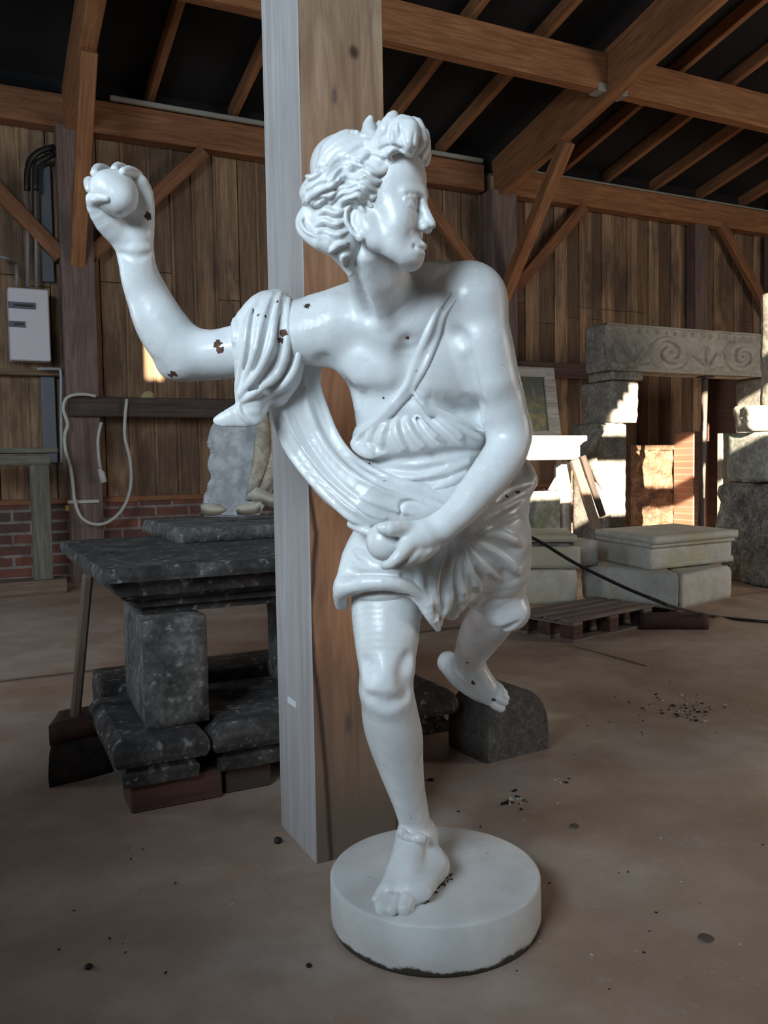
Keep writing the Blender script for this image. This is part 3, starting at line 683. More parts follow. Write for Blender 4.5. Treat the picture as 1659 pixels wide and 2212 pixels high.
# ---- floor
fm = mat('concrete_floor', (0.3, 0.25, 0.2), 0.6); N, L2, b = nodes(fm); v = coords(N, L2)
sx = N.new('ShaderNodeSeparateXYZ'); L2.new(v, sx.inputs[0])
c = ramp(N, L2, noise(N, L2, v, 0.9, 5, 0.6), [(0.36, (0.32, 0.20, 0.14)), (0.52, (0.42, 0.32, 0.26)), (0.68, (0.50, 0.43, 0.37))])
c = mixc(N, L2, ramp(N, L2, noise(N, L2, v, 6, 6, 0.65), [(0.4, 0.35), (0.62, 0.0)]), c, (0.25, 0.17, 0.12))
c = mixc(N, L2, ramp(N, L2, noise(N, L2, v, 45, 3, 0.5), [(0.62, 0.0), (0.72, 0.35)]), c, (0.42, 0.38, 0.33))
vm = N.new('ShaderNodeMath'); vm.operation = 'MULTIPLY_ADD'; L2.new(noise(N, L2, v, 3.5, 5), vm.inputs[0]); vm.inputs[1].default_value = 0.06; vm.inputs[2].default_value = -1.96
a2 = N.new('ShaderNodeMath'); a2.operation = 'ADD'; L2.new(sx.outputs[1], a2.inputs[0]); L2.new(vm.outputs[0], a2.inputs[1])
ab = N.new('ShaderNodeMath'); ab.operation = 'ABSOLUTE'; L2.new(a2.outputs[0], ab.inputs[0])
c = mixc(N, L2, ramp(N, L2, ab.outputs[0], [(0.0, 0.85), (0.007, 0.8), (0.016, 0.0)]), c, (0.07, 0.05, 0.04))
lf = N.new('ShaderNodeMapRange'); L2.new(sx.outputs[0], lf.inputs[0]); lf.inputs[1].default_value = 0.95; lf.inputs[2].default_value = 0.35
bd = mixc(N, L2, 1.0, ramp(N, L2, ab.outputs[0], [(0.0, 0.6), (0.03, 0.4), (0.07, 0.0)]), (0, 0, 0)); 
mm = N.new('ShaderNodeMath'); mm.operation = 'MULTIPLY'; L2.new(lf.outputs[0], mm.inputs[0]); L2.new(ramp(N, L2, ab.outputs[0], [(0.0, 0.6), (0.02, 0.45), (0.06, 0.0)]), mm.inputs[1])
c = mixc(N, L2, mm.outputs[0], c, (0.05, 0.035, 0.025))
L2.new(c, b.inputs['Base Color']); bump(N, L2, b, noise(N, L2, v, 18, 6), 0.25, 0.006)
L2.new(ramp(N, L2, noise(N, L2, v, 2, 4), [(0.35, 0.42), (0.65, 0.75)]), b.inputs['Roughness'])
def uquad(name, pts, m, kind='structure'):
    bm = bmesh.new(); bm.faces.new([bm.verts.new(p) for p in pts]); me = bpy.data.meshes.new(name); bm.to_mesh(me); bm.free()
    o = link(name, me, m); o.matrix_world = BARN; o['kind'] = kind; return o
def uslab(name, u0, u1, n0, n1, z0, z1, m): return struct(ubox(name, u0, u1, n0, n1, z0, z1, m, bev=0))
uslab('floor', -7, 17, -3.5, 9.75, -0.2, 0.0, fm)
# ---- back wall: brick base, upright boards above
NB = W0                                      # inner face of the boards
def attr_mat(name, lo, hi, rough=0.8):
    m = mat(name, lo, rough); N, L, b = nodes(m)
    at = N.new('ShaderNodeAttribute'); at.attribute_name = 'tone'
    v = coords(N, L, (5, 5, 0.35)); g = noise(N, L, v, 2.0, 6, 0.6, 1.0); g2 = noise(N, L, v, 8, 4)
    pt = noise(N, L, coords(N, L, (1, 1, 0.5)), 2.4, 4)
    c = mixc(N, L, at.outputs['Fac'], lo, hi)
    c = mixc(N, L, ramp(N, L, g, [(0.32, 0.65), (0.6, 0.0)]), c, tuple(q*0.5 for q in lo))
    c = mixc(N, L, ramp(N, L, pt, [(0.36, 0.7), (0.5, 0.0)]), c, (0.075, 0.048, 0.035))
    c = mixc(N, L, ramp(N, L, g2, [(0.4, 0.4), (0.6, 0.0)]), c, tuple(q*0.35 for q in lo))
    L.new(c, b.inputs['Base Color']); bump(N, L, b, g2, 0.3, 0.006); return m
wbm = attr_mat('wall_boards', (0.17, 0.10, 0.06), (0.50, 0.32, 0.19))
bm = bmesh.new(); ly = bm.faces.layers.float.new('tone'); rnd = random.Random(11)
def addbox(bm, u0, u1, n0, n1, z0, z1, ly=None, tone=0.5, slope=None):
    vs = [bm.verts.new((u, n, z)) for z in (z0, z1) for n in (n0, n1) for u in (u0, u1)]
    for f in ((0, 1, 3, 2), (4, 6, 7, 5), (0, 4, 5, 1), (2, 3, 7, 6), (0, 2, 6, 4), (1, 5, 7, 3)):
        fc = bm.faces.new([vs[i] for i in f])
        if ly is not None: fc[ly] = tone
u = -6.0; k = 0
while u < 16.2:
    far = u > 6.2
    w_ = rnd.uniform(0.20, 0.30) if not far else rnd.uniform(0.17, 0.27)
    tone = rnd.choice((0.15, 0.3, 0.45, 0.6, 0.8)) if not far else (rnd.uniform(0.6, 1.0) if k % 2 else rnd.uniform(0.05, 0.35))
    off = (0.0 if k % 2 else 0.025) if far else rnd.uniform(0, 0.012)
    zj = rnd.choice((3.05, 3.15, 3.3)) if rnd.random() < 0.75 else None
    gap = 0.006 if not far else 0.0
    zs = [(0.80, zj-0.008), (zj, 4.9)] if zj else [(0.80, 4.9)]
    for q, (z0, z1) in enumerate(zs):
        addbox(bm, u+gap, u+w_-gap, NB+off, NB+0.05, z0, z1, ly, min(1, max(0, tone+rnd.uniform(-.12, .12))))
    if not far and rnd.random() < 0.6: addbox(bm, u+w_-0.018, u+w_+0.01, NB-0.012, NB+0.02, 0.8, 4.9, ly, min(1, tone+0.15))
    u += w_; k += 1
addbox(bm, -6, 16.2, NB+0.05, NB+0.09, 0.0, 4.95, ly, 0.0)
me = bpy.data.meshes.new('wall_back'); bm.to_mesh(me); bm.free(); o = link('wall_back', me, wbm); o.matrix_world = BARN; struct(o)
# brick base of the wall
brm = mat('old_bricks', (0.2, 0.07, 0.05), 0.85); N, L2, b = nodes(brm); tc = N.new('ShaderNodeTexCoord'); mp = N.new('ShaderNodeMapping')
mp.inputs['Rotation'].default_value = (PI/2, 0, 0); L2.new(tc.outputs['Object'], mp.inputs[0])
br = N.new('ShaderNodeTexBrick'); L2.new(mp.outputs[0], br.inputs[0]); br.inputs['Scale'].default_value = 1.0
br.inputs['Brick Width'].default_value = 0.36; br.inputs['Row Height'].default_value = 0.115; br.inputs['Mortar Size'].default_value = 0.014; br.inputs['Bias'].default_value = -0.2
br.inputs['Color1'].default_value = (0.22, 0.075, 0.05, 1); br.inputs['Color2'].default_value = (0.065, 0.045, 0.05, 1); br.inputs['Mortar'].default_value = (0.27, 0.25, 0.235, 1)
v = coords(N, L2); c = mixc(N, L2, ramp(N, L2, noise(N, L2, v, 7, 5), [(0.4, 0.55), (0.62, 0.0)]), br.outputs[0], (0.06, 0.035, 0.03))
L2.new(c, b.inputs['Base Color']); bump(N, L2, b, br.outputs['Fac'], -0.6, 0.015)
struct(ubox('baseboard_back', -6, 16.2, NB-0.10, NB+0.04, -0.001, 0.80, brm, bev=0.004))
struct(ubox('trim_1', -6, 16.2, NB-0.05, NB, 0.80, 0.86, WB))
# ---- unseen sides of the barn, an added light blocker, and the roof
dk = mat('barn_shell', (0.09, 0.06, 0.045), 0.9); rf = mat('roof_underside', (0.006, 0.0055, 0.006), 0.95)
struct(ubox('left_light_blocker', -0.95, -0.85, -1.2, 2.4, 0, 1.5, dk, bev=0))  # low blocker added out of view, keeps gable light off the left floor
uslab('wall_left', -6.2, -6.0, -3.4, 9.7, 0, 8.2, dk); uslab('wall_right', 16.2, 16.4, -3.4, 9.7, 0, 8.2, dk)
RT = 0.213
def zr(n): return 5.03+RT*(W0-n)             # underside of the rafters
NF = -2.5
# front wall with the openings the daylight comes through: (u0, u1, z0, z1)
holes = [(1.9, 4.75, 4.45, 5.07), (4.75, 7.0, 3.72, 5.07), (3.90, 7.0, 5.33, 5.92), (-1.53, -1.33, 6.93, 7.35)]+[(3.42+0.08*i, 3.50+0.08*i, 5.33, 5.36+0.09*i) for i in range(6)]
def wall_with_holes(name, u0, u1, z0, z1, holes):
    us = sorted({u0, u1, *[h[0] for h in holes], *[h[1] for h in holes]}); zs = sorted({z0, z1, *[h[2] for h in holes], *[h[3] for h in holes]})
    bm = bmesh.new()
    for a, b_ in zip(us[:-1], us[1:]):
        for c_, d in zip(zs[:-1], zs[1:]):
            mu, mz = (a+b_)/2, (c_+d)/2
            if any(h[0] < mu < h[1] and h[2] < mz < h[3] for h in holes): continue
            addbox(bm, a, b_, NF-0.1, NF, c_, d)
    me = bpy.data.meshes.new(name); bm.to_mesh(me); bm.free(); o = link(name, me, dk); o.matrix_world = BARN; return struct(o)
wall_with_holes('wall_front', -6.2, 16.4, 0, 8.2, holes)
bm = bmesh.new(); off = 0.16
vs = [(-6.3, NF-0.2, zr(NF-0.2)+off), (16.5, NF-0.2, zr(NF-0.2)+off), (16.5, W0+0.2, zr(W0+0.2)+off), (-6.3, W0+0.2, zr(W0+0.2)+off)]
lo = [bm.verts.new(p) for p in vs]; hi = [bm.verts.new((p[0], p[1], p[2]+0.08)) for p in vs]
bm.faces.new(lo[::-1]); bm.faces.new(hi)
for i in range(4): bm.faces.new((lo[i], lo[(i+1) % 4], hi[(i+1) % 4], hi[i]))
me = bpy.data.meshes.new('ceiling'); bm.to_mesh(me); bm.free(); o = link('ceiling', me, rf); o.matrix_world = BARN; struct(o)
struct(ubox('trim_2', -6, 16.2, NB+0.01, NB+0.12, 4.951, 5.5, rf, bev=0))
# ---- timber frame
roofup = Vector(L3(0, -RT, 0)).normalized()*0+Vector((0, 0, 1))
RU = [-1.7, -0.8, 0.1, 1.94, 2.86, 3.75, 4.65, 5.54, 7.42, 8.23, 9.11, 10.03, 10.93, 12.5, 13.4]
for u in RU:
    o = beam('rafter', L3(u, W0+0.05, zr(W0+0.05)+0.08), L3(u, NF, zr(NF)+0.08), 0.075, 0.16, WO)
    tag(o, 'orange-brown softwood rafter sloping up under the dark roof', 'rafter', 'rafters under the roof')
UT = (1.12, 6.32, 11.52)
for u, side in zip(UT, ('left', 'middle', 'far right')):
    z0 = 4.84+RT*(7.884-9.3)
    o = beam('principal_rafter', L3(u, 9.3, z0+0.25), L3(u, NF+0.1, z0+0.25+RT*(9.3-NF-0.1)), 0.15, 0.50, WO)
    tag(o, {'left': 'deep principal rafter above the raised fist, cut by the top left edge', 'middle': 'deep principal rafter running up from the middle wall post to the top edge', 'far right': 'deep principal rafter at the far right end of the barn'}[side], 'rafter')
    o = beam('strut', L3(u, 9.30, 3.16), L3(u, 7.90, 4.80), 0.14, 0.15, WO, up=L3(0, 1, 0.5))
    tag(o, {'left': 'upright-looking orange strut above the left wall post', 'middle': 'steep orange strut right of the statue shoulder, from middle post to rafter', 'far right': 'orange strut at the far right end of the barn'}[side], 'strut')
    hw = 0.16 if side != 'middle' else 0.19
    o = ubox('wall_post', u-hw, u+hw, 9.16, 9.40, 0, 4.62, WPZ)
    tag(o, {'left': 'weathered grey-brown wall post behind the hanging white cable', 'middle': 'dark wall post in shadow behind the statue right shoulder', 'far right': 'wall post at the right picture edge behind the tall stone pier'}[side], 'post')
for (a, b_, lb) in (((2.49, 4.60), (1.26, 3.36), 'knee brace rising right from the left wall post, passing behind the raised wrist'),
                    ((-0.30, 4.66), (0.98, 3.33), 'dark knee brace at the far left edge, rising left above the white box'),
                    ((5.05, 4.62), (6.15, 3.42), 'knee brace behind the statue face and chin, rising left'),
                    ((7.72, 4.62), (6.50, 3.36), 'knee brace rising right from the middle wall post'),
                    ((10.33, 4.66), (11.40, 3.40), 'knee brace at the right edge, falling right above the stone lintel')):
    o = beam('knee_brace', L3(a[0], 9.32, a[1]), L3(b_[0], 9.32, b_[1]), 0.10, 0.15, WB, up=L3(0.5, 0, 1)); tag(o, lb, 'brace')
for (u, lb) in ((9.94, 'dark stud between the boards above the carved lintel'),):
    tag(ubox('wall_stud', u-0.15, u+0.1, 9.30, NB-0.005, 2.52, 4.62, WPZ), lb, 'stud')
# long beams parallel to the wall
def along(name, u0, u1, n0, n1, z0, z1, m, label, cat='beam', group=None):
    return tag(beam(name, L3(u0, (n0+n1)/2, (z0+z1)/2), L3(u1, (n0+n1)/2, (z0+z1)/2), n1-n0, z1-z0, m), label, cat, group)
along('wall_plate', -5.9, 6.1, 9.28, 9.46, 4.62, 4.95, WB, 'long brown beam along the top of the board wall, left of the middle post')
along('wall_plate', 6.52, 16.1, 9.28, 9.46, 4.62, 4.95, WO, 'long orange-brown beam along the top of the board wall, right of the middle post')
ms = mat('grey_metal', (0.36, 0.36, 0.33), 0.5, 0.3)
along('edge_strip', 1.50, 6.05, 9.22, 9.27, 4.95, 5.0, ms, 'pale metal strip lying on top of the left beam', 'strip')
along('edge_strip', 6.72, 16, 9.26, 9.29, 4.95, 4.975, ms, 'thin pale strip along the top edge of the right beam', 'strip')
for u0, u1, lb in ((-5.9, 1.04, 'heavy roof purlin in the top left corner'), (1.20, 6.24, 'heavy roof purlin passing behind the big post and above the head'), (6.40, 11.44, 'heavy orange roof purlin crossing the top right of the roof'), (11.6, 16.1, 'heavy roof purlin beyond the far right rafter')):
    along('purlin', u0, u1, 7.14, 7.28, 5.05, 5.44, WO, lb)
for s_, lb in ((-1, 'small pale joist hanger left of the principal rafter'), (1, 'small pale joist hanger right of the principal rafter')):
    tag(ubox('joist_hanger', 6.32+s_*0.08-(0.12 if s_ < 0 else 0), 6.32+s_*0.08+(0.12 if s_ > 0 else 0), 7.13, 7.29, 5.035, 5.12, ms), lb, 'bracket')
tag(ubox('wall_rail', 6.5, 8.2, 9.36, NB-0.002, 2.30, 2.50, WP), 'dark horizontal rail on the boards above the painting', 'rail')
darkplank = wood('dark_plank', (0.035, 0.025, 0.022), (0.12, 0.085, 0.07))
along('dark_plank', 0.98, 4.6, 9.09, 9.15, 1.695, 1.90, darkplank, 'long dark plank fixed across the left wall post at waist height', 'plank')
# ---- big foreground post
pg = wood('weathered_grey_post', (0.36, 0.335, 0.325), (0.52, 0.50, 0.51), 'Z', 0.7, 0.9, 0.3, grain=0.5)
pb = mat('post_brown', (0.4, 0.25, 0.15), 0.6); N, L2, b = nodes(pb); v = coords(N, L2, (5.5, 5.5, 0.55))
g1 = noise(N, L2, v, 1.3, 3, 0.5, 1.6)
wvf = ramp(N, L2, noise(N, L2, coords(N, L2, (7, 7, 0.8)), 2.6, 6, 0.62, 2.4), [(0.36, 0.0), (0.64, 1.0)])
sz = N.new('ShaderNodeSeparateXYZ'); L2.new(coords(N, L2), sz.inputs[0])
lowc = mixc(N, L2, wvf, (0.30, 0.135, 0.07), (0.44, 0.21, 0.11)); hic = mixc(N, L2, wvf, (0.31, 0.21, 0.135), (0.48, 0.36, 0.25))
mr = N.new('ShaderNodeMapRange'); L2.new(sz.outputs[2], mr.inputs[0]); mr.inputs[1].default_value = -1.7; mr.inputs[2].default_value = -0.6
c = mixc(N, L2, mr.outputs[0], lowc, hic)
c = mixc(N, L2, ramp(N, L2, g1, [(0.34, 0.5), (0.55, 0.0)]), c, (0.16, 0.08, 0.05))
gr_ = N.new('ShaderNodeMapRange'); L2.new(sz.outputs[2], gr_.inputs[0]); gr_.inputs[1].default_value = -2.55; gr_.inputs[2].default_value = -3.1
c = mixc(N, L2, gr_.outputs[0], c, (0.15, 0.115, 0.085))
# the long drying crack that wanders from the corner to the middle of the face
cz = N.new('ShaderNodeMapRange'); L2.new(sz.outputs[2], cz.inputs[0]); cz.inputs[1].default_value = -3.2; cz.inputs[2].default_value = -0.2
cx = ramp(N, L2, cz.outputs[0], [(0.0, 0.055), (0.067, 0.05), (0.117, 0.042), (0.2, 0.015), (0.25, 0.008), (0.32, 0.03), (0.37, 0.012), (0.47, 0.004), (1.0, 0.005)])
sm_ = N.new('ShaderNodeMath'); sm_.operation = 'MULTIPLY_ADD'; L2.new(cx, sm_.inputs[0]); sm_.inputs[1].default_value = -1.0; sm_.inputs[2].default_value = 0.14
df = N.new('ShaderNodeMath'); df.operation = 'ADD'; L2.new(sz.outputs[0], df.inputs[0]); L2.new(sm_.outputs[0], df.inputs[1])
wb_ = N.new('ShaderNodeMath'); wb_.operation = 'MULTIPLY_ADD'; L2.new(noise(N, L2, coords(N, L2), 5, 2), wb_.inputs[0]); wb_.inputs[1].default_value = 0.016; L2.new(df.outputs[0], wb_.inputs[2])
w2 = N.new('ShaderNodeMath'); w2.operation = 'ADD'; L2.new(wb_.outputs[0], w2.inputs[0]); w2.inputs[1].default_value = -0.008
ab = N.new('ShaderNodeMath'); ab.operation = 'ABSOLUTE'; L2.new(w2.outputs[0], ab.inputs[0])
c = mixc(N, L2, ramp(N, L2, ab.outputs[0], [(0.0, 0.92), (0.003, 0.85), (0.011, 0.0)]), c, (0.035, 0.015, 0.01))
def spot(N, L2, c, ctr, r, col, sc_=(1, 1, 1)):
    vm = N.new('ShaderNodeVectorMath'); vm.operation = 'DISTANCE'
    mp = coords(N, L2, sc_); L2.new(mp, vm.inputs[0]); vm.inputs[1].default_value = tuple(a*q for a, q in zip(ctr, sc_))
    nz = N.new('ShaderNodeMath'); nz.operation = 'MULTIPLY_ADD'; L2.new(noise(N, L2, coords(N, L2), 30, 2), nz.inputs[0]); nz.inputs[1].default_value = r*0.6; L2.new(vm.outputs['Value'], nz.inputs[2])
    return mixc(N, L2, ramp(N, L2, nz.outputs[0], [(r*0.8, 0.9), (r*1.5, 0.0)]), c, col)
PU0, PN0, PW, PD, PH = 0.867, 2.238, 0.262, 0.30, 6.0
uc, nc = PU0+PW/2, PN0+PD/2
ku, kz = UN(765, 112, PN0); c = spot(N, L2, c, (ku-uc, -PD/2, kz-3.2), 0.016, (0.05, 0.02, 0.02), (1, 0.3, 0.75))
ku, kz = UN(722, 205, PN0); c = spot(N, L2, c, (ku-uc, -PD/2, kz-3.2), 0.010, (0.16, 0.10, 0.09), (1, 0.3, 0.35))
ku, kz = UN(752, 1560, PN0); c = spot(N, L2, c, (ku-uc, -PD/2, kz-3.2), 0.012, (0.12, 0.085, 0.08), (1, 0.3, 0.35))
L2.new(c, b.inputs['Base Color']); bump(N, L2, b, wvf, 0.15, 0.004)
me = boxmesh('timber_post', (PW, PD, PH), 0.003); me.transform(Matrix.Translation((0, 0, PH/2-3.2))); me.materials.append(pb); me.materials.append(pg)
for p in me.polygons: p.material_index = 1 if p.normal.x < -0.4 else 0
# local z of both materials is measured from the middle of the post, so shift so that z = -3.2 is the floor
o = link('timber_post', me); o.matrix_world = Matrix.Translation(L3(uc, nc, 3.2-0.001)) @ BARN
tag(o, 'big square timber post standing right behind the white statue', 'post')
paper = mat('white_paper', (0.72, 0.75, 0.78), 0.6)
un, uz = UN(632, 1517, 2.33); p_ = U_ = None
r_ = ray(632, 1517); tt = (PU0-EYE@WD)/(r_@WD); pt = EYE+r_*tt
tgo = ubox('paper_tag', PU0-0.004, PU0-0.0005, float(pt@WN)-0.034, float(pt@WN)+0.034, pt[2]-0.008, pt[2]+0.010, paper, bev=0)
tag(tgo, 'tiny white paper tag stuck low on the grey side of the big post', 'tag')
# ---- rough stone kit
def stone_mat(name, cols, scale=6, speck=None, moss=None, rough=0.9, bm_=0.5, bd_=0.012, dk_=0.5):
    if name in MATS: return MATS[name]
    m = mat(name, cols[1], rough); N, L, b = nodes(m); v = coords(N, L)
    n = len(cols); c = ramp(N, L, noise(N, L, v, scale, 8, 0.65), [(0.34+0.32*i/(n-1), q) for i, q in enumerate(cols)])
    c = mixc(N, L, ramp(N, L, noise(N, L, v, scale*5, 4), [(0.42, dk_), (0.6, 0.0)]), c, tuple(q*0.45 for q in cols[0]))
    if speck: c = mixc(N, L, ramp(N, L, noise(N, L, v, scale*4, 3, 0.6), [(0.60, 0.0), (0.68, 0.7)]), c, speck)
    if moss: c = mixc(N, L, ramp(N, L, noise(N, L, v, 2.2, 4), [(0.52, 0.0), (0.62, 0.75)]), c, moss)
    L.new(c, b.inputs['Base Color'])
    bump(N, L, b, noise(N, L, v, scale*4, 8, 0.7), bm_, bd_); return m
SD = stone_mat('dark_lichen_stone', [(0.022, 0.019, 0.018), (0.058, 0.052, 0.050), (0.125, 0.118, 0.113)], 7, (0.30, 0.29, 0.28))
SL = stone_mat('grey_lichen_stone', [(0.045, 0.044, 0.043), (0.12, 0.117, 0.112), (0.21, 0.205, 0.195)], 8, (0.3, 0.31, 0.30))
SW = stone_mat('pale_limestone', [(0.42, 0.40, 0.355), (0.49, 0.475, 0.43), (0.56, 0.545, 0.51)], 4, None, (0.42, 0.38, 0.25), 0.9, 0.35, 0.008, 0.15)
SR = stone_mat('rough_grey_stone', [(0.12, 0.115, 0.105), (0.32, 0.31, 0.29), (0.50, 0.49, 0.46)], 7, (0.42, 0.43, 0.42), None, 0.95, 0.9, 0.03)
SC = stone_mat('carved_grey_stone', [(0.26, 0.235, 0.20), (0.39, 0.36, 0.31), (0.50, 0.47, 0.41)], 6, None, None)
SCF = stone_mat('carved_relief_stone', [(0.36, 0.33, 0.28), (0.44, 0.405, 0.345), (0.52, 0.48, 0.41)], 5, None, None, 0.9, 0.2, 0.006, 0.2)
SM = stone_mat('mossy_stone', [(0.22, 0.22, 0.19), (0.34, 0.34, 0.30), (0.44, 0.44, 0.41)], 5, None, (0.13, 0.17, 0.07))
SB = stone_mat('smooth_dark_stone', [(0.09, 0.08, 0.073), (0.15, 0.138, 0.128), (0.20, 0.185, 0.17)], 16, None, None)
def hexa(name, q, z0, z1, m, amp=0.006, rnd_=0.018, res=0.035, top=None, parent=None, fs=9.0):
    """block on the floor quad q = [(u,n) x4] (front-left, front-right, back-right, back-left), roughened"""
    q = [Vector((a[0], a[1])) for a in q]; t = q if top is None else [Vector((a[0], a[1])) for a in top]
    L1 = max((q[1]-q[0]).length, (q[2]-q[3]).length); L2_ = max((q[3]-q[0]).length, (q[2]-q[1]).length)
    na, nb, nc_ = (max(2, min(40, int(x/res))) for x in (L1, L2_, z1-z0)); bm = bmesh.new(); vm = {}
    def vert(i, j, k):
        if (i, j, k) in vm: return vm[(i, j, k)]
        a, b_, c_ = i/na, j/nb, k/nc_
        qq = [q[s]*(1-c_)+t[s]*c_ for s in range(4)]
        p = (qq[0]*(1-a)+qq[1]*a)*(1-b_)+(qq[3]*(1-a)+qq[2]*a)*b_
        P3 = Vector((p.x, p.y, z0+(z1-z0)*c_)); cen = (qq[0]+qq[1]+qq[2]+qq[3])/4; C3 = Vector((cen.x, cen.y, (z0+z1)/2))
        e = sum(1 for x, n_ in ((i, na), (j, nb), (k, nc_)) if x in (0, n_))
        d = (C3-P3).normalized()
        if e >= 2: P3 += d*rnd_*(0.5+1.0*abs(MN.noise(P3*7)))*(1.4 if e == 3 else 1)
        P3 += d*(MN.fractal(P3*fs, 1.0, 2.0, 3)*amp)
        if k == 0: P3.z = z0
        vm[(i, j, k)] = bm.verts.new(P3); return vm[(i, j, k)]
    for i in range(na):
        for j in range(nb):
            bm.faces.new((vert(i, j, 0), vert(i, j+1, 0), vert(i+1, j+1, 0), vert(i+1, j, 0)))
            bm.faces.new((vert(i, j, nc_), vert(i+1, j, nc_), vert(i+1, j+1, nc_), vert(i, j+1, nc_)))
    for i in range(na):
        for k in range(nc_):
            bm.faces.new((vert(i, 0, k), vert(i+1, 0, k), vert(i+1, 0, k+1), vert(i, 0, k+1)))
            bm.faces.new((vert(i, nb, k), vert(i, nb, k+1), vert(i+1, nb, k+1), vert(i+1, nb, k)))
    for j in range(nb):
        for k in range(nc_):
            bm.faces.new((vert(0, j, k), vert(0, j, k+1), vert(0, j+1, k+1), vert(0, j+1, k)))
            bm.faces.new((vert(na, j, k), vert(na, j+1, k), vert(na, j+1, k+1), vert(na, j, k+1)))
    me = bpy.data.meshes.new(name); bm.to_mesh(me); bm.free()
    if amp > 0: 
        for p in me.polygons: p.use_smooth = True
    o = link(name, me, m); o.matrix_world = BARN
    if parent is not None: o.parent = parent; o.matrix_parent_inverse = parent.matrix_world.inverted()
    return o
def rect(u0, u1, n0, n1): return [(u0, n0), (u1, n0), (u1, n1), (u0, n1)]
def stepped(name, u0, u1, n0, n1, prof, m, amp=0.003, res=0.05, parent=None):
    """moulded block: rectangular rings (inset, z) from bottom to top"""
    bm = bmesh.new(); rings = []
    nu, nn = max(2, int((u1-u0)/res)), max(2, int((n1-n0)/res))
    for ins, z in prof:
        a0, a1, b0, b1 = u0+ins, u1-ins, n0+ins, n1-ins; r = []
        for i in range(nu): r.append((a0+(a1-a0)*i/nu, b0))
        for i in range(nn): r.append((a1, b0+(b1-b0)*i/nn))
        for i in range(nu): r.append((a1-(a1-a0)*i/nu, b1))
        for i in range(nn): r.append((a0, b1-(b1-b0)*i/nn))
        C = Vector(((a0+a1)/2, (b0+b1)/2, z)); vs = []
        for p in r:
            P3 = Vector((p[0], p[1], z)); P3 += (C-P3).normalized()*MN.fractal(P3*11, 1.0, 2.0, 3)*amp*2; vs.append(bm.verts.new(P3))
        rings.append(vs)
    n_ = len(rings[0])
    for a, b_ in zip(rings[:-1], rings[1:]):
        for i in range(n_): bm.faces.new((a[i], a[(i+1) % n_], b_[(i+1) % n_], b_[i]))
    bm.faces.new(rings[0][::-1]); bm.faces.new(rings[-1])
    me = bpy.data.meshes.new(name); bm.to_mesh(me); bm.free(); o = link(name, me, m); o.matrix_world = BARN
    if parent is not None: o.parent = parent; o.matrix_parent_inverse = parent.matrix_world.inverted()
    return o
# ---- stone table on the left
tag(stepped('stone_tabletop', 0.385, 1.42, 2.84, 4.15, [(0.15, 0.645), (0.145, 0.665), (0.12, 0.675), (0.115, 0.70), (0.09, 0.705), (0.06, 0.725), (0.035, 0.765), (0.03, 0.775), (0.0, 0.78), (-0.004, 0.80), (0.004, 0.828)], SD, 0.004),
    'dark lichened stone tabletop with moulded underside, left of the big post', 'stone')
tag(hexa('stone_block', rect(0.80, 1.5, 3.62, 4.45), 0.83, 0.893, SL, 0.006, 0.015, top=rect(0.81, 1.5, 3.62, 4.43)), 'flat grey stone slab lying on the dark tabletop', 'stone')
tag(hexa('stone_block', [(0.512, 2.86), (0.735, 2.885), (0.735, 3.35), (0.53, 3.37)], 0.272, 0.644, SL, 0.004, 0.008), 'upright grey stone block carrying the left end of the dark tabletop', 'stone')
tag(hexa('stone_block', rect(1.12, 1.33, 2.95, 3.4), 0.272, 0.644, SL, 0.004, 0.008), 'upright stone block carrying the right end of the tabletop, behind the big post', 'stone')
bprof = [(0.035, 0.10), (0.03, 0.14), (0.045, 0.15), (0.045, 0.165), (0.012, 0.175), (0.0, 0.195), (0.0, 0.225), (0.012, 0.25), (0.035, 0.27)]
tag(stepped('moulded_stone', 0.395, 0.712, 2.80, 3.42, bprof, SD, 0.004), 'dark moulded base stone under the left leg block, beside the broom', 'stone')
tag(stepped('moulded_stone', 0.722, 1.70, 2.80, 3.42, bprof, SD, 0.004), 'long dark moulded base stone running behind the big post to the white shin', 'stone')
tag(hexa('stone_block', rect(0.45, 1.62, 3.44, 3.75), 0.10, 0.305, SD, 0.004, 0.012), 'nearly black low stone along the back of the table base', 'stone')
redw = wood('red_brown_wood', (0.05, 0.022, 0.016), (0.12, 0.05, 0.035))
tag(ubox('support_beam', 0.455, 0.765, 2.86, 3.02, 0, 0.10, redw), 'red-brown wooden bearer on the floor under the left end of the stone base', 'beam')
tag(ubox('support_beam', 0.785, 0.95, 2.88, 3.04, 0, 0.10, darkplank), 'blackish bearer on the floor just left of the big post', 'beam')
tag(ubox('support_beam', 1.35, 1.52, 2.88, 3.04, 0, 0.10, darkplank), 'blackish bearer under the base stone, right of the white shin', 'beam')
tag(ubox('support_beam', 0.55, 1.5, 3.46, 3.62, 0, 0.10, darkplank), 'dark bearer under the black stone at the back of the table base', 'beam')
